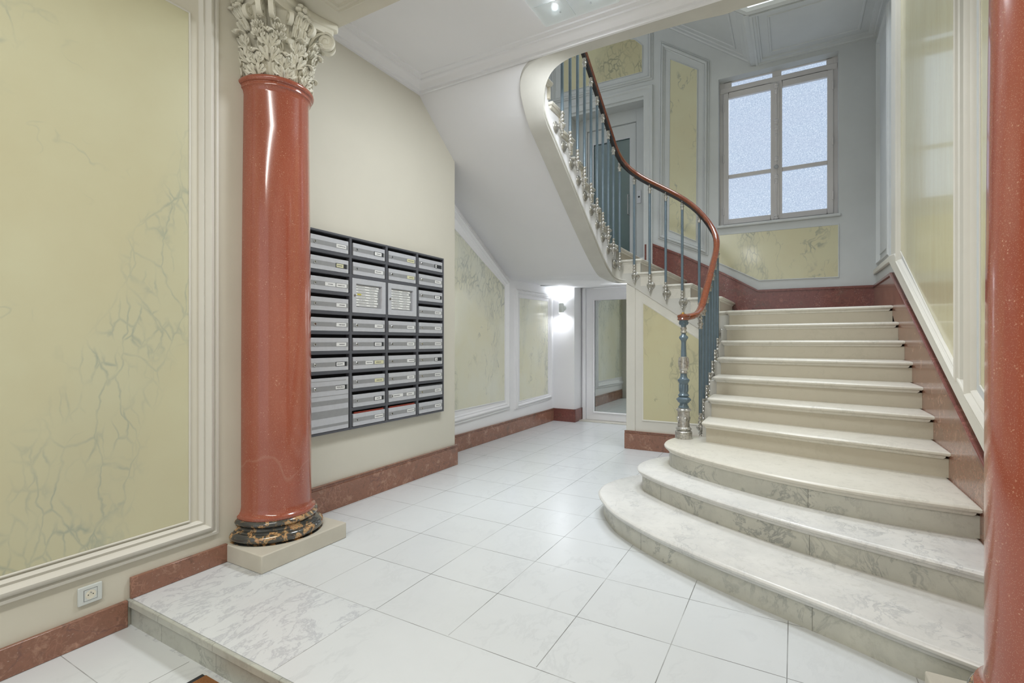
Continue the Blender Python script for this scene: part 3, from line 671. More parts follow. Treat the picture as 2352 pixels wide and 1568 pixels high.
YRs = {4: 3.70, 5: 4.07, 6: 4.39, 7: 4.73, 8: 5.03, 9: 5.31, 10: 5.60}
XE = -0.635
for k in range(4, 10):
    a, b, c_, d = YLs[k], YRs[k], YLs[k + 1] + .06, YRs[k + 1] + .06
    p = [(XE, c_), (XE, a + .02), (XE + .02, a), (0.1, (a + b) / 2 - .03), (XW, b), (XW, d)]
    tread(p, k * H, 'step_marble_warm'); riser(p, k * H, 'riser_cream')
pl = [(-0.86, 6.85), (-0.86, 5.78), (XE - .0, 5.78), (XE, 5.76), (XE + .02, 5.74), (XW, 5.60), (XW, 6.85)]
tread(pl, 10 * H, 'step_marble_warm'); riser(pl, 10 * H, 'riser_cream', 0.25)
NX2 = {11: -0.67, 12: -0.975, 13: -1.25, 14: -1.535, 15: -1.79, 16: -2.0}
for k in range(11, 15):
    x1, x0 = NX2[k], NX2[k + 1] - .06
    p = [(x0, 5.775), (x1 - .02, 5.775), (x1, 5.795), (x1 + .03, 6.81), (x0, 6.81)]
    tread(p, k * H, 'step_marble_warm'); riser(p, k * H, 'step_marble_warm')
p = [(XP + .01, 6.81), (XP + .01, 5.52), (-1.81, 5.52), (-1.79, 5.54), (-1.79, 6.81)]
tread(p, 15 * H, 'step_marble_warm')
riser([(-1.90, 5.84), (-1.79, 5.84), (-1.79, 6.81), (-1.90, 6.81)], 15 * H, 'riser_cream', H - .01, 0.03)
Y3 = {16: 5.54, 17: 5.245, 18: 5.0, 19: 4.735, 20: 4.44, 21: 4.19, 22: 3.94, 23: 3.70}
for k in range(16, 23):
    y1_, y0_ = Y3[k], Y3[k + 1] - .03
    if k == 22: y0_ = 3.76
    xo = XP + .01 if y0_ > 4.16 else XM + 0.012
    p = [(xo, y0_), (-1.815, y0_), (-1.815, y1_ - .02), (-1.835, y1_), (xo, y1_)]
    tread(p, k * H, 'step_marble_warm')
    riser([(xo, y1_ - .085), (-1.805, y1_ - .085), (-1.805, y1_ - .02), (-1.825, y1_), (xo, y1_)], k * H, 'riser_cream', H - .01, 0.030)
tread([(XM + .01, 1.75), (-1.7, 1.75), (XR - .01, 1.75), (XR - .01, 3.70), (-1.7, 3.70), (XM + .01, 3.70)], 4.0, 'step_marble_warm')
# string faces (stepped top, raked bottom), closed side of first flight
m = MB()
side = [(4.36, 0.0), (4.36, 0.60)]
for k in range(4, 11):
    side += [(YLs[k] + .05 if k > 4 else 4.36, k * H - .045), ((YLs[k + 1] + .05) if k < 10 else 5.87, k * H - .045)]
side += [(5.87, 0.0)]
m.prism(side, 0, 0.062, FX(-0.66)); m.build('string', 'stair_paint', st)
m = MB()      # flight 2 string, flush with the spandrel
pts = [(-0.61, 1.20), (-0.61, 10 * H - .04)]
for k in range(11, 15):
    pts += [(NX2[k] - .03, (k - 1) * H - .04), (NX2[k] - .03, k * H - .04)]
pts += [(-1.82, 14 * H - .04), (-1.82, 15 * H - .04), (-1.86, 15 * H - .04), (-1.86, 2.02), (-1.80, 1.975), (-1.731, 1.965), (-1.60, 1.88)]
m.prism(pts, -0.03, 0.012, NY(YS)); m.build('string', 'stair_paint', st)
m = MB()      # flight 3 string facing the well
zb = lambda y: 2.165 + (5.35 - y) * 0.668
pts = [(5.84, 1.99), (5.84, 15 * H - .04), (Y3[16] - .03, 15 * H - .04)]
for k in range(16, 23):
    pts += [(Y3[k] - .03, k * H - .04), (Y3[k + 1] - .03 if k < 22 else 3.74, k * H - .04)]
pts += [(3.74, 3.36), (3.80, 3.27), (3.88, 3.18)] + [(y, zb(y) + .02) for y in (4.05, 4.5, 5.0, 5.35)] + [(5.60, 2.07), (5.72, 2.03)]
m.prism(pts, -0.04, 0.0, FX(-1.858)); m.build('string', 'white_paint', st)
# rim band under the string and round the well (continuing as landing edge)
LO = [(x, y, z + 0.035) for x, y, z in BO]
BIs, BOs, LOs = smooth(BI, 4), smooth(BO, 4), smooth(LO, 4)
m = MB()
m.strip(BIs, BOs); m.strip(BOs, LOs); m.strip(BIs, [(x, y, z + .22) for x, y, z in BIs])
m.strip([(x, y, max(z + .02, 3.59)) for x, y, z in BIs[44:]], [(x, y, 3.98) for x, y, z in BIs[44:]])
m.build('well_rim', 'stair_paint', st)
bead = [(x + (0.006 if i < 36 else 0), y, z + .03) for i, (x, y, z) in enumerate(BIs)]
MB().tube(bead, 0.008, 6).build('rim_bead', 'stair_paint', st)
# soffit: ruled from the rim to the wall
m = MB()
wy = [5.95, 5.93, 5.90, 5.88, 5.45, 5.0, 4.55, 4.157]
def zw(y):
    T = [(6.2, 2.12), (5.88, 2.126), (4.67, 2.815), (4.156, 3.14), (3.59, 3.575)]
    for (a, za), (b, zb_) in zip(T, T[1:]):
        if y <= a and y >= b: return za + (zb_ - za) * (a - y) / (a - b)
    return T[-1][1] if y < 3.6 else T[0][1]
W = [(XP, y, zw(y)) for y in (6.00, 5.95, 5.91, 5.86, 5.50, 5.08, 4.62)]
kx = (XP + 2.03) / (XM + 2.03)
def ext(lo, y): return (XP, y, lo[2] + (zw(y) - lo[2]) * kx)
W += [ext(LO[7], 4.157), ext(LO[8], 3.98), ext(LO[9], 3.86), ext(LO[10], 3.75), ext(LO[11], 3.67), ext(LO[12], 3.62), ext(LO[13], 3.59)]
m.strip(LOs[:53], smooth(W, 4), True)
m.add([LO[13], LO[14], LO[15], (-1.2, 3.585, 3.60), (XP, 3.585, 3.60), W[13]], [(0, 1, 2, 3, 4, 5)])
m.build('soffit', 'white_paint', st)
# flat ceiling under the landing, over the passage
m = MB(); fa = [LO[0], (-1.70, 7.70, 2.135)]; fb = [W[0], (XP, 7.70, 2.15)]
m.strip(fa, fb); m.add([LO[0], (-1.70, 5.85, 2.0), (-1.70, 7.70, 2.135)], [(0, 1, 2)])
m.build('landing_soffit', 'white_paint', st)

# coffered soffit of the storey above
ru = thing('upper_flight_soffit', 'coffered grey underside of the flight above the window', 'stair soffit', (0, 6.2, 4.7))
m = MB()
m.prism([(-0.41, 4.72), (XR, 4.72), (XR, 5.02), (-0.30, 5.02), (-2.9, 6.9), (-2.9, 6.60)], 0, 1.08, NY(YB)); m.build('slab', 'grey_paint', ru)
m = MB(); frame(m, [(-0.41, 5.75), (XR, 5.75), (XR, YB), (-0.41, YB)], [(0, 0), (0, 0.05), (0.025, 0.048), (0.032, 0.03), (0.075, 0.022), (0.08, 0.005), (0.16, 0.004), (0.166, 0.012), (0.18, 0.01), (0.185, 0)], NZ(4.72)); m.build('coffer_moulding', 'grey_paint', ru)
SL = 0.755
mpS = lambda u, v, h: (u, v, 4.72 - (u + 0.41) * SL - h)
m = MB(); frame(m, [(-2.2, 5.75), (-0.47, 5.75), (-0.47, YB), (-2.2, YB)], [(0, 0), (0, 0.05), (0.025, 0.048), (0.032, 0.03), (0.075, 0.022), (0.08, 0.005), (0.15, 0.004), (0.156, 0.014), (0.175, 0.012), (0.18, 0)], mpS); m.build('coffer_moulding', 'grey_paint', ru)
m = MB(); m.tube([(XR, 5.72, 4.72), (-0.41, 5.72, 4.72), (-2.2, 5.72, 6.07)], 0.05, 8); m.build('edge_rim', 'grey_paint', ru)
MB().box(-0.47, -0.35, 5.75, YB, 4.685, 4.75).build('rib', 'grey_paint', ru, bevel=0.01)

# ================================================================== RAILING
rl = thing('stair_railing', 'blue grey iron stair railing with silver ornaments and mahogany handrail', 'railing', (-0.78, 4.22, 0.48))
def arc(cx, cy, r, a0, a1, n=6): return [(cx + r * math.cos(math.radians(a0 + (a1 - a0) * i / n)), cy + r * math.sin(math.radians(a0 + (a1 - a0) * i / n))) for i in range(n + 1)]
plan = [(-0.69, 4.40)] + arc(-0.86, 5.58, 0.17, 0, 90) + arc(-1.64, 5.60, 0.15, 90, 180) + [(-1.79, 3.95)] + arc(-1.63, 3.93, 0.16, 180, 270)[1:] + [(-1.0, 3.77)]
SPL = [Vector(p) for p in plan]; cum = [0]
for a_, b_ in zip(SPL, SPL[1:]): cum.append(cum[-1] + (b_ - a_).length)
def at(sv):
    for i in range(len(cum) - 1):
        if sv <= cum[i + 1] or i == len(cum) - 2:
            t = (sv - cum[i]) / (cum[i + 1] - cum[i]); d = (SPL[i + 1] - SPL[i]).normalized()
            return SPL[i] + (SPL[i + 1] - SPL[i]) * t, d
# nosing height along the plan path, anchored at measured places
def s_of(pt):
    best = min(range(0, int(cum[-1] * 200)), key=lambda q: (at(q / 200)[0] - Vector(pt)).length); return best / 200
anch = [(0.0, 0.78), (s_of((-0.69, 5.5)), 1.42), (s_of((-0.72, 5.7)), 1.62), (s_of((-0.975, 5.75)), 1.92), (s_of((-1.535, 5.75)), 2.24), (s_of((-1.79, 5.54)), 2.56), (s_of((-1.79, 4.19)), 3.37), (s_of((-1.79, 3.95)), 3.52), (cum[-1], 4.0)]
def N(sv):
    for (a_, za), (b_, zb_) in zip(anch, anch[1:]):
        if sv <= b_: return za + (zb_ - za) * (sv - a_) / (b_ - a_)
    return anch[-1][1]
def RO(sv):
    T = [(0, 0.70), (0.5, 0.745), (1.0, 0.80), (1.4, 0.86), (1.9, 0.915), (2.6, 0.945), (3.4, 0.965), (9, 0.975)]
    for (a_, za), (b_, zb_) in zip(T, T[1:]):
        if sv <= b_: return za + (zb_ - za) * (sv - a_) / (b_ - a_)
END = cum[-1] - 0.90
col = MB(); col.lathe([(0.012, -.105), (0.018, -.10), (0.018, -.09), (0.014, -.082), (0.020, -.068), (0.022, -.055), (0.013, -.045), (0.020, -.036), (0.013, -.027), (0.017, -.016), (0.018, -.006), (0.010, .004)], n=14)
for i in range(6):
    a = i * PI / 3; col.lathe([(0.0, -.012), (0.005, 0), (0.0, .012)], (0.020 * math.cos(a), 0.020 * math.sin(a), -.058), 6)
foot = MB(); foot.lathe([(0.0, -.095), (0.005, -.088), (0.003, -.08), (0.013, -.07), (0.009, -.057), (0.018, -.047), (0.013, -.04), (0.020, -.022), (0.025, 0.0), (0.022, 0.016), (0.010, 0.028), (0.021, 0.042), (0.021, 0.048), (0.010, 0.060), (0.018, 0.074), (0.016, 0.088), (0.009, 0.098), (0.017, 0.110), (0.015, 0.122), (0.010, 0.130)], n=16)
for i in range(6):
    a = i * PI / 3; foot.lathe([(0.0, -.020), (0.007, -.008), (0.008, 0.006), (0.0, .020)], (0.024 * math.cos(a), 0.024 * math.sin(a), 0.0), 6)
    foot.lathe([(0.0, -.008), (0.006, 0), (0.0, .008)], (0.033 * math.cos(a), 0.033 * math.sin(a), 0.006), 6)
ros = MB(); ros.lathe([(0.014, 0.0), (0.011, 0.014), (0.016, 0.022), (0.019, 0.030), (0.014, 0.036), (0.026, 0.042), (0.034, 0.046), (0.032, 0.050), (0.044, 0.054), (0.050, 0.059), (0.050, 0.068), (0.030, 0.070)], n=24, ax='x')
def mkmesh(mb, name, mat):
    me = bpy.data.meshes.new(name); me.from_pydata(mb.v, [], mb.f); me.materials.append(M[mat])
    for p_, k in zip(me.polygons, mb.sm): p_.use_smooth = k
    try: me.set_sharp_from_angle(angle=math.radians(50))
    except Exception: pass
    return me
protos = [('top_collar', mkmesh(col, 'top_collar', 'silver_paint')), ('foot_ornament', mkmesh(foot, 'foot_ornament', 'silver_paint')), ('rosette', mkmesh(ros, 'rosette', 'silver_paint'))]
subs = [bpy.data.objects.new(n_, me_) for n_, me_ in protos]
sv = 0.05; first = True; rlc = Vector(rl.location)
while sv < END:
    p, d = at(sv); ang = math.atan2(-d.x, d.y)       # local +x turned towards the string (right of travel)
    L = RO(sv) + 0.27 - 0.035
    rod = MB(); rod.lathe([(0.0145, 0.125), (0.0145, L - .095)], n=12)
    o = bpy.data.objects.new('baluster', mkmesh(rod, 'baluster', 'blue_paint')); C.objects.link(o); o.parent = rl
    o.location = Vector((p.x, p.y, N(sv) - 0.27)) - rlc; o.rotation_euler = (0, 0, ang)
    for sb in subs:
        q = sb if first else sb.copy(); C.objects.link(q); q.parent = o
        q.location = (0, 0, L) if q.name.startswith('top') else (0, 0, 0)
    first = False; sv += 0.18
# handrail
hp = [(-0.815, 4.235, 1.467), (-0.79, 4.22, 1.467), (-0.75, 4.235, 1.467), (-0.715, 4.28, 1.472), (-0.695, 4.33, 1.485)]
q = 0.03
while q < END + 0.12:
    p, d = at(q); hp.append((p.x, p.y, N(q) + RO(q))); q += 0.07
def smooth3(P, it=3):
    P = [Vector(p) for p in P]
    for _ in range(it): P = [P[0]] + [(P[i - 1] + 2 * P[i] + P[i + 1]) / 4 for i in range(1, len(P) - 1)] + [P[-1]]
    return P
hp = smooth3(hp, 4)
prof = [(0.032 * math.cos(a) * (1.0 if math.sin(a) > 0 else 0.86), 0.026 * math.sin(a)) for a in [2 * PI * i / 16 for i in range(16)]]
MB().tube(hp, 0.03, prof=prof).build('handrail', 'mahogany', rl)
MB().tube([p - Vector((0, 0, 0.031)) for p in hp[8:]], 0.01, prof=[(-.016, -.020), (.016, -.020), (.018, .008), (-.018, .008)]).build('rail_bar', 'rail_iron', rl)
# newel post
nx, ny = -0.785, 4.225
nw = MB(); nw.lathe([(0.066, 0.48), (0.067, 0.485), (0.066, 0.535), (0.060, 0.542), (0.050, 0.545), (0.057, 0.553), (0.058, 0.565), (0.048, 0.574), (0.045, 0.60), (0.045, 0.66), (0.047, 0.672), (0.046, 0.70), (0.055, 0.705), (0.057, 0.715), (0.050, 0.724), (0.040, 0.728)], (nx, ny, 0), 28)
for i in range(12):
    a = i * PI / 6; nw.lathe([(0, -.01), (0.010, -.004), (0.011, 0.003), (0, .011)], (nx + .052 * math.cos(a), ny + .052 * math.sin(a), 0.559), 6)
for i in range(10):
    a = i * PI / 5; nw.lathe([(0, -.01), (0.010, -.004), (0.011, 0.003), (0, .011)], (nx + .050 * math.cos(a), ny + .050 * math.sin(a), 0.712), 6)
for i in range(4):
    a = i * PI / 2 + .5; nw.lathe([(0, -.035), (0.008, -.02), (0.014, 0.01), (0, .03)], (nx + .042 * math.cos(a), ny + .042 * math.sin(a), 0.64), 8)
npost = MB(); npost.lathe([(0.040, 0.726), (0.042, 0.735), (0.032, 0.752), (0.030, 0.765), (0.044, 0.775), (0.053, 0.790), (0.053, 0.803), (0.042, 0.815), (0.034, 0.820), (0.043, 0.826), (0.044, 0.833), (0.036, 0.842), (0.033, 0.848), (0.033, 0.925), (0.036, 0.932), (0.040, 0.938), (0.047, 0.952), (0.046, 0.960), (0.034, 0.968), (0.026, 0.985), (0.024, 1.01)], (nx, ny, 0), 28)
for i in range(10):
    a = i * PI / 5; npost.lathe([(0.0, 0.855), (0.006, 0.865), (0.006, 0.915), (0.0, 0.925)], (nx + .032 * math.cos(a), ny + .032 * math.sin(a), 0), 6)
for i in range(8):
    a = i * PI / 4; npost.lathe([(0, -.016), (0.014, -.004), (0.014, 0.006), (0, .016)], (nx + .044 * math.cos(a), ny + .044 * math.sin(a), 0.795), 6)
npost.lathe([(0.027, 1.13), (0.022, 1.15), (0.019, 1.26), (0.020, 1.275), (0.030, 1.29), (0.037, 1.30), (0.034, 1.310), (0.020, 1.322), (0.016, 1.340)], (nx, ny, 0), 24)
npost.lathe([(0.018, 1.385), (0.020, 1.392), (0.024, 1.41), (0.034, 1.432), (0.036, 1.438), (0.036, 1.443)], (nx, ny, 0), 24)
for i in range(4):
    a = i * PI / 2 + .3; npost.lathe([(0, -.018), (0.010, -.004), (0.011, 0.006), (0, .016)], (nx + .028 * math.cos(a), ny + .028 * math.sin(a), 1.42), 6)
po = npost.build('newel_post', 'blue_paint', rl)
nw.build('newel_pedestal', 'silver_paint', po)
ns = MB(); ns.lathe([(0.024, 1.008), (0.031, 1.012), (0.031, 1.022), (0.026, 1.028), (0.034, 1.04), (0.038, 1.06), (0.036, 1.09), (0.030, 1.12), (0.029, 1.142), (0.024, 1.146)], (nx, ny, 0), 24)
for i in range(6):
    a = i * PI / 3; ns.lathe([(0, -.045), (0.010, -.03), (0.013, 0.0), (0.010, 0.03), (0, .046)], (nx + .031 * math.cos(a), ny + .031 * math.sin(a), 1.10), 8)
ns.build('newel_collar', 'silver_paint', po)
MB().lathe([(0.017, 1.335), (0.025, 1.342), (0.025, 1.350), (0.020, 1.357), (0.020, 1.366), (0.025, 1.374), (0.025, 1.382), (0.018, 1.389)], (nx, ny, 0), 20).build('newel_ring', 'silver_paint', po)
MB().lathe([(0.022, 1.490), (0.024, 1.494), (0.012, 1.500), (0.010, 1.508), (0.0, 1.512)], (nx - .005, ny, 0), 16).build('brass_button', 'brass', po)
MB().lathe([(0.0, 1.443), (0.045, 1.443), (0.051, 1.452), (0.046, 1.461), (0.052, 1.470), (0.052, 1.482), (0.040, 1.490), (0.0, 1.491)], (nx, ny, 0), 28).build('rail_volute', 'mahogany', po)

# ================================================================== COLUMNS
def leaf(mb, ang, r0, z0, hgt, wid, curl, cx, cy, nl=4, tilt=0.0, rbell=None):
    """acanthus leaf: serrated outline, raised midrib, tip curling outwards"""
    nu, nv = 18, 26; vs = []; fs = []
    for j in range(nv + 1):
        v = j / nv
        env = (0.72 + 0.42 * math.sin(PI * min(v * 1.02, 1.0) ** 0.8)) * (1 if v < 0.78 else max(0.0, 1 - ((v - 0.78) / 0.22) ** 2) ** 0.5 * 0.97 + 0.03)
        lob = abs(math.sin(v * PI * nl)) ** 0.45; fine = abs(math.sin(v * PI * nl * 3))
        ww = wid * env * (0.56 + 0.40 * lob + 0.10 * fine)
        # rise then curl
        vc = 0.74
        if v < vc: zz = z0 + hgt * v / vc * 0.94; out = 0.010 + 0.02 * (v / vc) ** 2
        else:
            t = (v - vc) / (1 - vc) * PI * 0.95
            zz = z0 + hgt * 0.94 + math.sin(t) * curl * 0.75; out = 0.030 + (1 - math.cos(t)) * curl * 0.78
        rb = rbell(min(zz, z0 + hgt)) if rbell else r0
        for i in range(nu + 1):
            u = -1 + 2 * i / nu
            dx = u * ww
            rip = 0.010 * math.cos(u * PI * 3.0 + v * 9) * abs(u) + 0.013 * (1 - abs(u)) ** 3 + 0.016 * u * u * lob
            rr = rb + out + rip - 0.004
            a = ang + dx / max(rr, .05) + tilt * v
            # drooping side lobes
            z2 = zz - 0.25 * wid * abs(u) ** 1.6 * (1 if v > .5 else 0.55)
            vs.append((cx + rr * math.cos(a), cy + rr * math.sin(a), z2))
    for j in range(nv):
        for i in range(nu): a = j * (nu + 1) + i; fs.append((a, a + 1, a + nu + 2, a + nu + 1))
    mb.add(vs, fs, True)
def leaflets(mb, ang, z0, hgt, wid, cx, cy, rbell, rows, out0=0.022):
    for v, phi, ln in rows:
        for sd in (-1, 1):
            nt, na = 6, 15; vs = []; fs = []
            bx, bz = sd * wid * 0.10, z0 + hgt * v
            for i in range(nt + 1):
                t = i / nt
                for k in range(na + 1):
                    a = -1 + 2 * k / na
                    Lk = ln * (0.60 + 0.40 * abs(math.cos(a * PI * 1.5)) ** 0.6) * (1 - 0.18 * a * a)
                    th = phi + a * 0.62 * (0.5 + 0.5 * t)
                    dx = bx + sd * math.sin(th) * t * Lk; dz = math.cos(th) * t * Lk
                    o_ = out0 + 0.020 * math.sin(t * PI * 0.55) + 0.012 * t ** 4 + 0.004 * math.cos(a * PI * 3) * t
                    zz = bz + dz; rr = rbell(zz) + o_
                    if t > 0.85: zz -= 0.010 * (t - .85) / .15
                    A = ang + dx / max(rr, .05); vs.append((cx + rr * math.cos(A), cy + rr * math.sin(A), zz))
            for i in range(nt):
                for k in range(na): q = i * (na + 1) + k; fs.append((q, q + 1, q + na + 2, q + na + 1))
            mb.add(vs, fs, True)
def volute(mb, cx, cy, ang, r_st, r_end, z_st, z_c, rad, wdt, turns=1.6):
    """scroll in a vertical plane: stem from bell then spiral coil"""
    d = Vector((math.cos(ang), math.sin(ang), 0)); c0 = Vector((cx, cy, 0))
    pts = []
    cc = Vector((r_end - rad, z_c))
    n = 12
    P0 = Vector((r_st, z_st)); P2 = Vector((cc.x, cc.y + rad)); P1 = Vector((r_st + .01, P2.y + .004))
    for i in range(n):
        t = i / n; p = P0 * (1 - t) ** 2 + P1 * 2 * t * (1 - t) + P2 * t * t; pts.append((p.x, p.y))
    m_ = int(30 * turns)
    for i in range(m_ + 1):
        t = i / m_; a = PI / 2 - t * turns * 2 * PI; rr = rad * (1 - t) ** 0.85 + 0.006
        pts.append((cc.x + rr * math.cos(a), cc.y + rr * math.sin(a)))
    P3 = [c0 + d * a + Vector((0, 0, b)) for a, b in pts]
    wl = [min(1, 0.5 + i / 12) for i in range(len(P3))]
    side = Vector((-d.y, d.x, 0)); vs = []; fs = []
    for i, p in enumerate(P3):
        t = (P3[min(i + 1, len(P3) - 1)] - P3[max(i - 1, 0)]).normalized(); nn = side.cross(t)
        hw = wdt * wl[i] * (1.0 if i < n else 1.0 + 0.25 * (i - n) / m_); th = 0.0055
        for a, b in ((-hw, -th), (-hw, th), (-hw * .7, th * 1.6), (0, th * .4), (hw * .7, th * 1.6), (hw, th), (hw, -th)):
            vs.append(p + side * a + nn * b)
    for i in range(len(P3) - 1):
        for k in range(7):
            j = (k + 1) % 7; fs.append((i * 7 + k, i * 7 + j, i * 7 + 7 + j, i * 7 + 7 + k))
    mb.add(vs, fs, True)
    ctr = c0 + d * cc.x + Vector((0, 0, cc.y))
    mb.tube([ctr - side * wdt * .72, ctr + side * wdt * .72], rad * 0.86, 22)
    mb.tube([ctr - side * wdt * 1.15, ctr - side * wdt * .9, ctr + side * wdt * .9, ctr + side * wdt * 1.15], [rad * .2, rad * .36, rad * .36, rad * .2], 14)
    mb.tube([ctr - side * wdt * 1.35, ctr - side * wdt * 1.2, ctr + side * wdt * 1.2, ctr + side * wdt * 1.35], [0.004, 0.012, 0.012, 0.004], 10)
def column(cx, cy, label, full=True):
    t = thing('marble_column', label, 'column', (cx, cy, 0), 'red marble columns with acanthus capitals')
    MB().box(cx - .295, cx + .295, cy - .295, cy + .295, 0, 0.10).build('plinth', 'stone_cream', t, bevel=0.006)
    b = MB(); tor = lambda zc, r, a, bz, k0=-90, k1=90, n=8: [(r + a * math.cos(math.radians(k0 + (k1 - k0) * i / n)), zc + bz * math.sin(math.radians(k0 + (k1 - k0) * i / n))) for i in range(n + 1)]
    b.lathe([(0.2, 0.099), (0.28, 0.0995)] + tor(0.129, 0.249, 0.027, 0.027) + [(0.250, 0.158), (0.245, 0.162), (0.230, 0.168), (0.226, 0.176), (0.232, 0.185), (0.236, 0.187)] + tor(0.206, 0.226, 0.018, 0.018) + [(0.15, 0.225)], (cx, cy, 0), 64)
    b.build('base', 'black_gold_marble', t)
    s_ = MB(); pr = [(0.15, 0.224), (0.228, 0.224), (0.230, 0.232), (0.228, 0.240), (0.216, 0.248), (0.208, 0.262), (0.2045, 0.285)]
    for i in range(1, 13):
        z = 0.285 + (2.745 - 0.285) * i / 12; k = i / 12; pr.append((0.2045 - 0.0145 * max(0, (k - .25) / .75) ** 1.6 - 0.001 * k, z))
    pr += [(0.1925, 2.765), (0.197, 2.775), (0.2035, 2.779), (0.2045, 2.786), (0.203, 2.792), (0.208, 2.797)] + tor(2.815, 0.204, 0.016, 0.017) + [(0.15, 2.834)]
    s_.lathe(pr, (cx, cy, 0), 72); s_.build('shaft', 'red_porphyry', t)
    def rb(z):
        k = min(max((z - 2.83) / 0.40, 0), 1); return 0.158 + 0.075 * k ** 2.6
    c = MB(); c.lathe([(rb(2.825 + .41 * i / 12), 2.825 + .41 * i / 12) for i in range(13)], (cx, cy, 0), 40)
    cap = c.build('capital', 'plaster', t)
    lf_ = MB()
    for i in range(8):
        leaf(lf_, i * PI / 4 + PI / 8, 0.16, 2.825, 0.135, 0.040, 0.030, cx, cy, 4, rbell=rb)
        leaflets(lf_, i * PI / 4 + PI / 8, 2.825, 0.135, 0.05, cx, cy, rb, ((0.04, 0.60, 0.080), (0.50, 0.46, 0.074)))
    lf_.build('lower_leaves', 'plaster', cap, solid=0.006)
    lf_ = MB()
    for i in range(8):
        leaf(lf_, i * PI / 4, 0.165, 2.84, 0.232, 0.038, 0.036, cx, cy, 5, rbell=rb)
        leaflets(lf_, i * PI / 4, 2.84, 0.232, 0.05, cx, cy, rb, ((0.34, 0.55, 0.092), (0.66, 0.46, 0.082)))
    lf_.build('upper_leaves', 'plaster', cap, solid=0.007)
    lf_ = MB()
    for i in range(4):
        for s__ in (-1, 1):
            leaf(lf_, i * PI / 2 + PI / 4 + s__ * 0.24, 0.18, 2.98, 0.150, 0.028, 0.034, cx, cy, 3, tilt=-s__ * .10, rbell=rb)
            leaflets(lf_, i * PI / 2 + PI / 4 + s__ * 0.24, 2.98, 0.150, 0.04, cx, cy, rb, ((0.40, 0.55, 0.050), (0.70, 0.5, 0.045)), 0.03)
    lf_.build('calyx_leaves', 'plaster', cap, solid=0.006)
    vo = MB()
    for i in range(4):
        a = i * PI / 2 + PI / 4
        for s__ in (-1, 1):
            volute(vo, cx - s__ * 0.012 * math.sin(a), cy + s__ * 0.012 * math.cos(a), a + s__ * 0.06, 0.185, 0.345, 3.03, 3.168, 0.050, 0.013)
            volute(vo, cx, cy, i * PI / 2 + s__ * 0.30, 0.185, 0.268, 3.05, 3.175, 0.034, 0.012, 1.4)
    vo.build('volutes', 'plaster', cap)
    ab = MB(); nA = 10
    def abp(k, zz):
        out = []; R = 0.385 * k; cc_ = 0.285 * k
        for q in range(4):
            a0 = q * PI / 2 + PI / 4; a1 = a0 + PI / 2
            A = Vector((math.cos(a0), math.sin(a0))) * R; B = Vector((math.cos(a1), math.sin(a1))) * R
            tdir = (B - A).normalized(); A2 = A + tdir * 0.028; B2 = B - tdir * 0.028
            mid = Vector((math.cos(a0 + PI / 4), math.sin(a0 + PI / 4)))
            sag = mid.dot(A) - 0.235 * k
            for i in range(nA + 1):
                tt = i / nA; p = A2 + (B2 - A2) * tt - mid * sag * 4 * tt * (1 - tt); out.append((cx + p.x, cy + p.y, zz))
        return out
    rings = [abp(0.90, 3.222), abp(0.915, 3.235), (abp(0.93, 3.255)), abp(0.985, 3.262), abp(1.0, 3.275), abp(1.0, 3.292), abp(0.98, 3.300)]
    nn = len(rings[0]); vs = [p for r in rings for p in r]
    ab.add(vs, [(k * nn + i, k * nn + (i + 1) % nn, (k + 1) * nn + (i + 1) % nn, (k + 1) * nn + i) for k in range(len(rings) - 1) for i in range(nn)])
    ab.add(rings[0], [tuple(range(nn))]); ab.add(rings[-1], [tuple(range(nn))]); ab.build('abacus', 'plaster', cap)
    fl_ = MB()
    for i in range(4):
        a = i * PI / 2
        for j in range(6):
            b_ = j * PI / 3; pc = (cx + math.cos(a) * .252 - math.sin(a) * math.cos(b_) * .028, cy + math.sin(a) * .252 + math.cos(a) * math.cos(b_) * .028, 3.245 + math.sin(b_) * .028)
            fl_.lathe([(0, -.018), (0.016, -.008), (0.018, 0.005), (0, .02)], pc, 8)
        fl_.lathe([(0, -.016), (0.014, -.006), (0.014, .006), (0, .016)], (cx + math.cos(a) * .272, cy + math.sin(a) * .272, 3.245), 8)
        for s__ in (-1, 1):
            aa = a + s__ * .09; leaf(fl_, aa, 0.2, 3.10, 0.10, 0.022, 0.02, cx, cy, 2, rbell=rb)
    fl_.build('fleurons', 'plaster', cap, solid=0.004)
    return t
column(-2.815, 1.97, 'red speckled marble column standing against the left wall by the mailboxes')
column(0.70, 1.97, 'red speckled marble column cut by the right edge in front of the stairs')

# ================================================================== MAILBOXES
XF_ = -2.99
mb_ = thing('mailbox_bank', 'wall bank of brushed aluminium mailboxes in a dark grey frame', 'mailboxes', (XM, 3.1, 0.587))
Y0, CW, Z0, Z1 = 2.335, 0.392, 0.587, 2.083; RP = (Z1 - Z0 - .012) / 10
cab = MB(); cab.box(XM, XM + .01, Y0, Y0 + 4 * CW, Z0, Z1)
for i in range(5):
    y = Y0 + i * CW; cab.box(XM, XF_ + .004, max(Y0, y - .012), min(Y0 + 4 * CW, y + .012), Z0, Z1)
cab.box(XM, XF_ + .003, Y0 + .002, Y0 + 4 * CW - .002, Z1 - .016, Z1 - .0005); cab.box(XM, XF_ + .003, Y0 + .002, Y0 + 4 * CW - .002, Z0 + .0005, Z0 + .016)
rows = {}
def shelf(ci, r): 
    y = Y0 + ci * CW; z = Z1 - .006 - r * RP; cab.box(XM, XF_ + .002, y + .01, y + CW - .01, z - .012, z + .012)
for ci in range(4):
    for r in range(1, 10):
        if ci in (1, 2) and r == 3: continue
        if ci == 0 and r > 7: continue
        shelf(ci, r)
cabo = cab.build('cabinet', 'dark_frame', mb_, bevel=0.002)
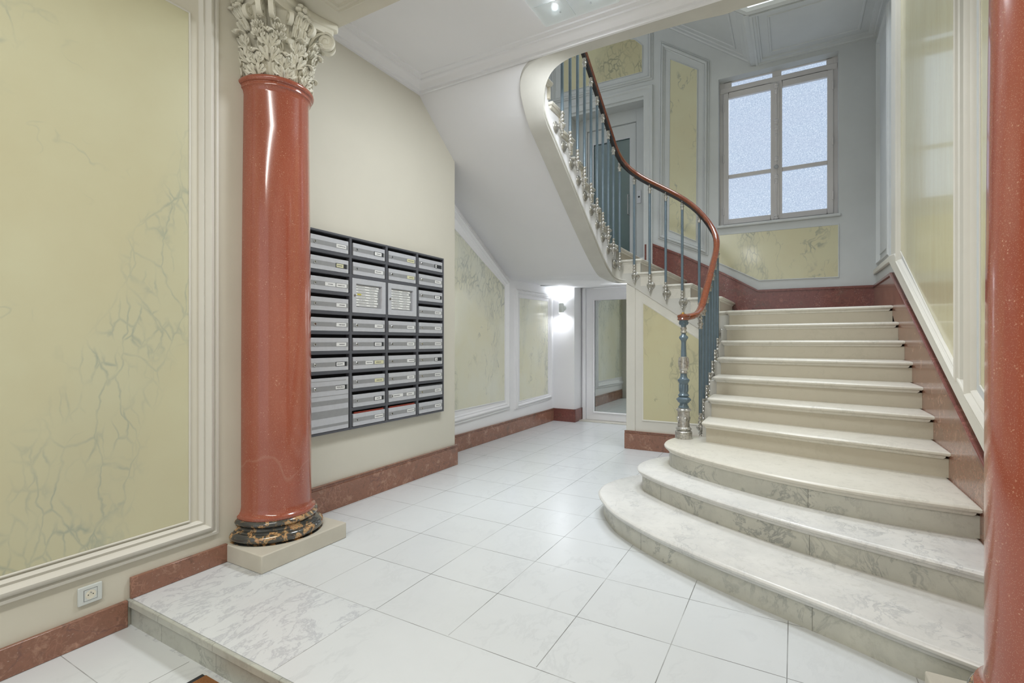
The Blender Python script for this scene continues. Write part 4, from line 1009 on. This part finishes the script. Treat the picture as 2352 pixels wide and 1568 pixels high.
MB().box(XM + .01, XM + .014, Y0 + .01, Y0 + 4 * CW - .01, Z0 + .01, Z1 - .01).build('interior', 'black', cabo)
def marks(mbk, y0, y1, z0, z1, x):
    """illegible pen or print strokes of a name tag"""
    n = max(3, int((y1 - y0) / 0.007)); 
    a = y0 + (y1 - y0) * random.uniform(.08, .3); b = y1 - (y1 - y0) * random.uniform(.08, .3); zc = (z0 + z1) / 2; hh = (z1 - z0) * .16
    k = a
    while k < b:
        wd = random.uniform(.0025, .0045); mbk.box(x, x + .0004, k, k + wd, zc - hh * random.uniform(.6, 1), zc + hh * random.uniform(.6, 1)); k += wd + .0018
def door(ci, r, span=1, tags=((0.66, 0.93, 'label_white'),), dark_end=False, paper=None):
    y = Y0 + ci * CW; zt = Z1 - .006 - r * RP - .012 - (.026 if span == 1 else .026); zb2 = Z1 - .006 - (r + span) * RP + .014
    ya, yb = y + .025, y + CW - .022
    d = MB(); d.box(XF_ - .02, XF_ + .003, ya, yb, zb2, zt); do = d.build('mailbox_door', 'aluminium', mb_, bevel=0.0015)
    wd, hh = yb - ya, zt - zb2
    if span == 1: s0, s1 = zb2 + hh * .33, zb2 + hh * .66
    else: s0, s1 = zt - .095, zt - .058
    g = MB(); g.box(XF_ + .0028, XF_ + .0036, ya, yb, s0, s1)
    if span > 1:
        g.box(XF_ + .0028, XF_ + .0034, ya, yb, zt - .135, zt - .130); g.box(XF_ + .0028, XF_ + .0034, ya, yb, zt - .025, zt - .021)
        g.box(XF_ + .0028, XF_ + .0034, ya, yb, zt - .20, zt - .165); g.box(XF_ + .0028, XF_ + .0034, ya, yb, zb2 + .10, zb2 + .155); g.box(XF_ + .0028, XF_ + .0034, ya, yb, zb2 + .03, zb2 + .05)
    g.build('band', 'aluminium_dark', do)
    lk = MB(); lk.lathe([(0.0115, 0), (0.0115, .004), (0.009, .006), (0.0, .006)], (XF_ + .003, ya + .036, (s0 + s1) / 2), 16, 'x'); lo = lk.build('lock', 'chrome', do)
    MB().box(XF_ + .0088, XF_ + .0094, ya + .034, ya + .038, (s0 + s1) / 2 - .006, (s0 + s1) / 2 + .006).build('keyhole', 'black', do)
    cc = (s0 + s1) / 2
    pw = MB(); pw.box(XF_ + .0034, XF_ + .0042, ya + wd * .64, ya + wd * .95, cc - .017, cc + .017); pw.build('tag_window', 'rubber' if dark_end else 'aluminium_dark', do)
    for (a, b, mt) in tags:
        yy0, yy1 = ya + wd * a, ya + wd * b - (.016 if dark_end else 0); l_ = MB(); l_.box(XF_ + .004, XF_ + .0052, yy0, yy1, cc - .0135, cc + .0135); lo = l_.build('name_tag', mt, do)
        k = MB(); marks(k, yy0, yy1, cc - .013, cc + .013, XF_ + .0052); k.build('tag_lettering', 'ink', do)
    sq = MB(); zq = zb2 + .014 if span == 1 else zt - .022
    sq.box(XF_ + .003, XF_ + .0042, yb - .020, yb - .008, zq - .006, zq + .006); sq.build('number_tag', 'label_white', do)
    q_ = MB(); q_.box(XF_ + .0042, XF_ + .0046, yb - .0150, yb - .0125, zq - .003, zq + .003); q_.build('number_mark', 'ink', do)
    if paper:
        p_ = MB(); p_.box(XM + .03, XF_ - .003, ya + wd * .05, ya + wd * .97, zt - .004, zt + .012); p_.build('folded_papers', paper, do)
    return do
W1 = (0.66, 0.94, 'label_white')
spec = {(0, 1): dict(tags=((0.66, 0.90, 'label_cream'),), dark_end=True), (0, 2): dict(tags=((0.36, 0.63, 'label_white'), W1)), (0, 6): dict(dark_end=True), (1, 0): dict(dark_end=True),
        (1, 5): dict(dark_end=True), (1, 6): dict(tags=((0.37, 0.60, 'label_white'), (0.66, 0.95, 'label_cream'))), (1, 8): dict(dark_end=True), (1, 9): dict(paper='paper_red'),
        (2, 8): dict(tags=((0.10, 0.50, 'label_white'), (0.64, 0.92, 'label_white'))), (2, 9): dict(paper='paper_red'), (3, 0): dict(dark_end=True, tags=((0.68, 0.78, 'label_white'),)), (3, 6): dict(dark_end=True, tags=((0.66, 0.82, 'label_white'),)),
        (3, 2): dict(dark_end=True), (3, 8): dict(paper='rubber'), (1, 7): dict(tags=((0.66, 0.95, 'label_cream'),)), (2, 0): dict(tags=((0.66, 0.93, 'label_cream'),)), (2, 1): dict(tags=((0.66, 0.93, 'label_cream'),))}
for ci in range(4):
    for r in range(10):
        if ci in (1, 2) and r in (2, 3): continue
        if ci == 0 and r >= 7: continue
        door(ci, r, **spec.get((ci, r), {}))
big = door(0, 7, 3, tags=(), dark_end=True)
zt7 = Z1 - .006 - 7 * RP - .038
MB().box(XF_ + .004, XF_ + .0052, Y0 + .025 + .345 * .64, Y0 + .025 + .345 * .89, zt7 - .090, zt7 - .063).build('name_tag', 'label_white', big)
tc_ = bpy.data.curves.new('tag_lettering', 'FONT'); tc_.body = 'PEREIRA'; tc_.size = 0.019; tc_.align_x = 'CENTER'; tc_.align_y = 'CENTER'; tc_.extrude = 0.0002
tmp = bpy.data.objects.new('tmp', tc_); C.objects.link(tmp); bpy.context.view_layer.update()
me_ = bpy.data.meshes.new_from_object(tmp.evaluated_get(bpy.context.evaluated_depsgraph_get())); bpy.data.objects.remove(tmp)
me_.materials.clear(); me_.materials.append(M['ink'])
to = bpy.data.objects.new('tag_lettering', me_); C.objects.link(to); to.parent = big
to.rotation_euler = (PI / 2, 0, PI / 2); to.location = Vector((XF_ + .0056, Y0 + .025 + .345 * .765, zt7 - .0765)) - root_loc(mb_)
def directory(ci, rowsn, double):
    y = Y0 + ci * CW; zt = Z1 - .006 - 2 * RP - .014; zb2 = Z1 - .006 - 4 * RP + .014; ya, yb = y + .016, y + CW - .014
    d = MB(); frame(d, [(ya, zb2), (yb, zb2), (yb, zt), (ya, zt)], [(0, -.02), (0, 0.004), (0.040, 0.004), (0.044, -0.004), (0.044, -.014)], FX(XF_)); do = d.build('directory_frame', 'aluminium', mb_)
    MB().box(XF_ - .02, XF_ - .014, ya, yb, zb2, zt).build('directory_back', 'aluminium_dark', do)
    za, zc_ = zb2 + .048, zt - .052; pitch = (zc_ - za) / 8
    for i in range(8):
        z1_ = zc_ - i * pitch; z0_ = z1_ - pitch * .72; sh = random.uniform(0, .03)
        L = MB(); L.box(XF_ - .014, XF_ - .010, ya + .046, yb - .058 - sh, z0_, z1_); L.build('name_strip', 'label_white', do)
        k = MB(); mid = (ya + yb) / 2 - .01
        marks(k, ya + .05, mid, z0_, z1_, XF_ - .010); marks(k, mid + .004, yb - .075 - sh, z0_, z1_, XF_ - .010); k.build('strip_lettering', 'ink', do)
    if double: MB().box(XF_ - .010, XF_ - .0096, ya + .062, ya + .105, zc_ - 3 * pitch - pitch * .66, zc_ - 3 * pitch - pitch * .08).build('highlight_mark', 'label_yellow', do)
    MB().lathe([(0.010, 0), (0.010, .004), (0.0, .005)], (XF_ + .004, ya + .022, (zt + zb2) / 2), 14, 'x').build('lock', 'chrome', do)
directory(1, 8, True); directory(2, 8, False)

# ================================================================== SOCKET, MAT, LAMPS
so = thing('power_socket', 'white wall socket above the red skirting of the left wall', 'socket', (XL, 1.04, 0.053))
m = MB(); m.box(XL, XL + .012, 0.994, 1.086, 0.052, 0.136); po_ = m.build('cover_plate', 'plastic_white', so, bevel=0.003)
MB().box(XL + .0118, XL + .0125, 1.0145, 1.0665, 0.068, 0.120).build('seam', 'rubber', po_)
m = MB(); m.box(XL + .012, XL + .0135, 1.0160, 1.0650, 0.0695, 0.1185)
m.build('insert', 'plastic_white', po_)
m = MB(); m.lathe([(0.0205, 0.0140), (0.0195, 0.0135), (0.0190, 0.0138)], (XL, 1.0405, 0.094), 28, 'x', cap=False); m.lathe([(0.0, 0.0137), (0.0192, 0.0137)], (XL, 1.0405, 0.094), 28, 'x', cap=False); m.build('well', 'plaster', po_)
m = MB()
for yy in (1.0310, 1.0500): m.lathe([(0.0, .0142), (0.0024, .0142)], (XL, yy, 0.094), 10, 'x', cap=False)
m.build('pin_holes', 'black', po_)
MB().lathe([(0.0022, .0138), (0.0022, .022), (0.0, .023)], (XL, 1.0405, 0.1045), 10, 'x').build('earth_pin', 'aluminium_dark', po_)

mt = thing('doormat', 'orange brown coir doormat with black edge at the foot of the floor step', 'doormat', (-1.5, 0.8, -0.13))
MB().box(-2.125, -0.9, 0.3, 1.165, -0.13, -0.115).build('coir_pile', 'coir', mt)
MB().box(-2.15, -2.125, 0.3, 1.165, -0.13, -0.118).build('edge_strip', 'rubber', mt, bevel=0.002)

def sconce(cx, cy, dx, dy, label, power):
    """lamp body centred on cx, cy; wall lies in direction dx, dy at 0.09 m"""
    t = thing('wall_sconce', label, 'wall lamp', (cx, cy, 1.70), 'up and down lamps of the passage')
    MB().lathe([(0.036, 1.725), (0.038, 1.728), (0.038, 1.872), (0.036, 1.875)], (cx, cy, 0), 28, cap=False).build('lamp_body', 'plastic_white', t, solid=0.003)
    MB().lathe([(0, 1.712), (0.034, 1.712), (0.034, 1.728), (0, 1.728)], (cx, cy, 0), 24).build('lens', 'sconce_lens', t)
    MB().lathe([(0, 1.872), (0.034, 1.872), (0.034, 1.890), (0, 1.890)], (cx, cy, 0), 24).build('lens', 'sconce_lens', t)
    b = MB(); sx, sy = -dy, dx
    b.tube([(cx + dx * .03, cy + dy * .03, 1.80), (cx + dx * .085, cy + dy * .085, 1.80)], 0.012, 10)
    b.tube([(cx + dx * .070, cy + dy * .070, 1.80), (cx + dx * .089, cy + dy * .089, 1.80)], 0.045, 24); b.build('wall_mount', 'plastic_white', t)
    for z_, rx in ((1.705, 0), (1.897, PI)):
        d_ = bpy.data.lights.new('sconce_beam', 'SPOT'); d_.energy = power; d_.spot_size = math.radians(176); d_.spot_blend = 1.0; d_.shadow_soft_size = 0.03; d_.color = (0.90, 0.94, 1.0)
        o = bpy.data.objects.new('sconce_beam', d_); C.objects.link(o); o.location = (cx, cy, z_); o.rotation_euler = (rx, 0, 0)
sconce(-3.195, 7.20, 0, 1, 'small white cylindrical up and down light beside the narrow passage panel', 9)
sconce(-1.825, 6.75, 1, 0, 'added unseen white cylindrical up and down light under the stairs, brightening the passage', 34)  # second sconce, added out of view to brighten the passage

cl = thing('ceiling_light', 'flat square glass ceiling light with bright bulbs above the lobby', 'ceiling light', (-1.32, 3.05, 3.66))
MB().box(-1.60, -1.04, 2.77, 3.325, 3.600, 3.606).build('glass_plate', 'lamp_glass', cl)
MB().box(-1.36, -1.28, 2.85, 3.25, 3.64, 3.66).box(-1.52, -1.12, 3.01, 3.09, 3.64, 3.66).build('mounting_plate', 'aluminium', cl)
for x_ in (-1.465, -1.175):
    for y_ in (2.91, 3.19):
        MB().lathe([(0, -.022), (0.018, -.016), (0.026, 0), (0.018, .016), (0, .022)], (x_, y_, 3.628), 14).build('bulb', 'bulb', cl)
        MB().box(x_ - .115, x_ + .115, y_ - .105, y_ + .105, 3.591, 3.595).build('shade_plate', 'lamp_glass', cl)
for x_, y_ in ((-1.43, 3.205), (-1.21, 3.22), (-1.43, 2.9), (-1.21, 2.9)):
    MB().lathe([(0, 3.582), (0.006, 3.584), (0.006, 3.60), (0.003, 3.66)], (x_, y_, 0), 10).build('fixing_screw', 'chrome', cl)
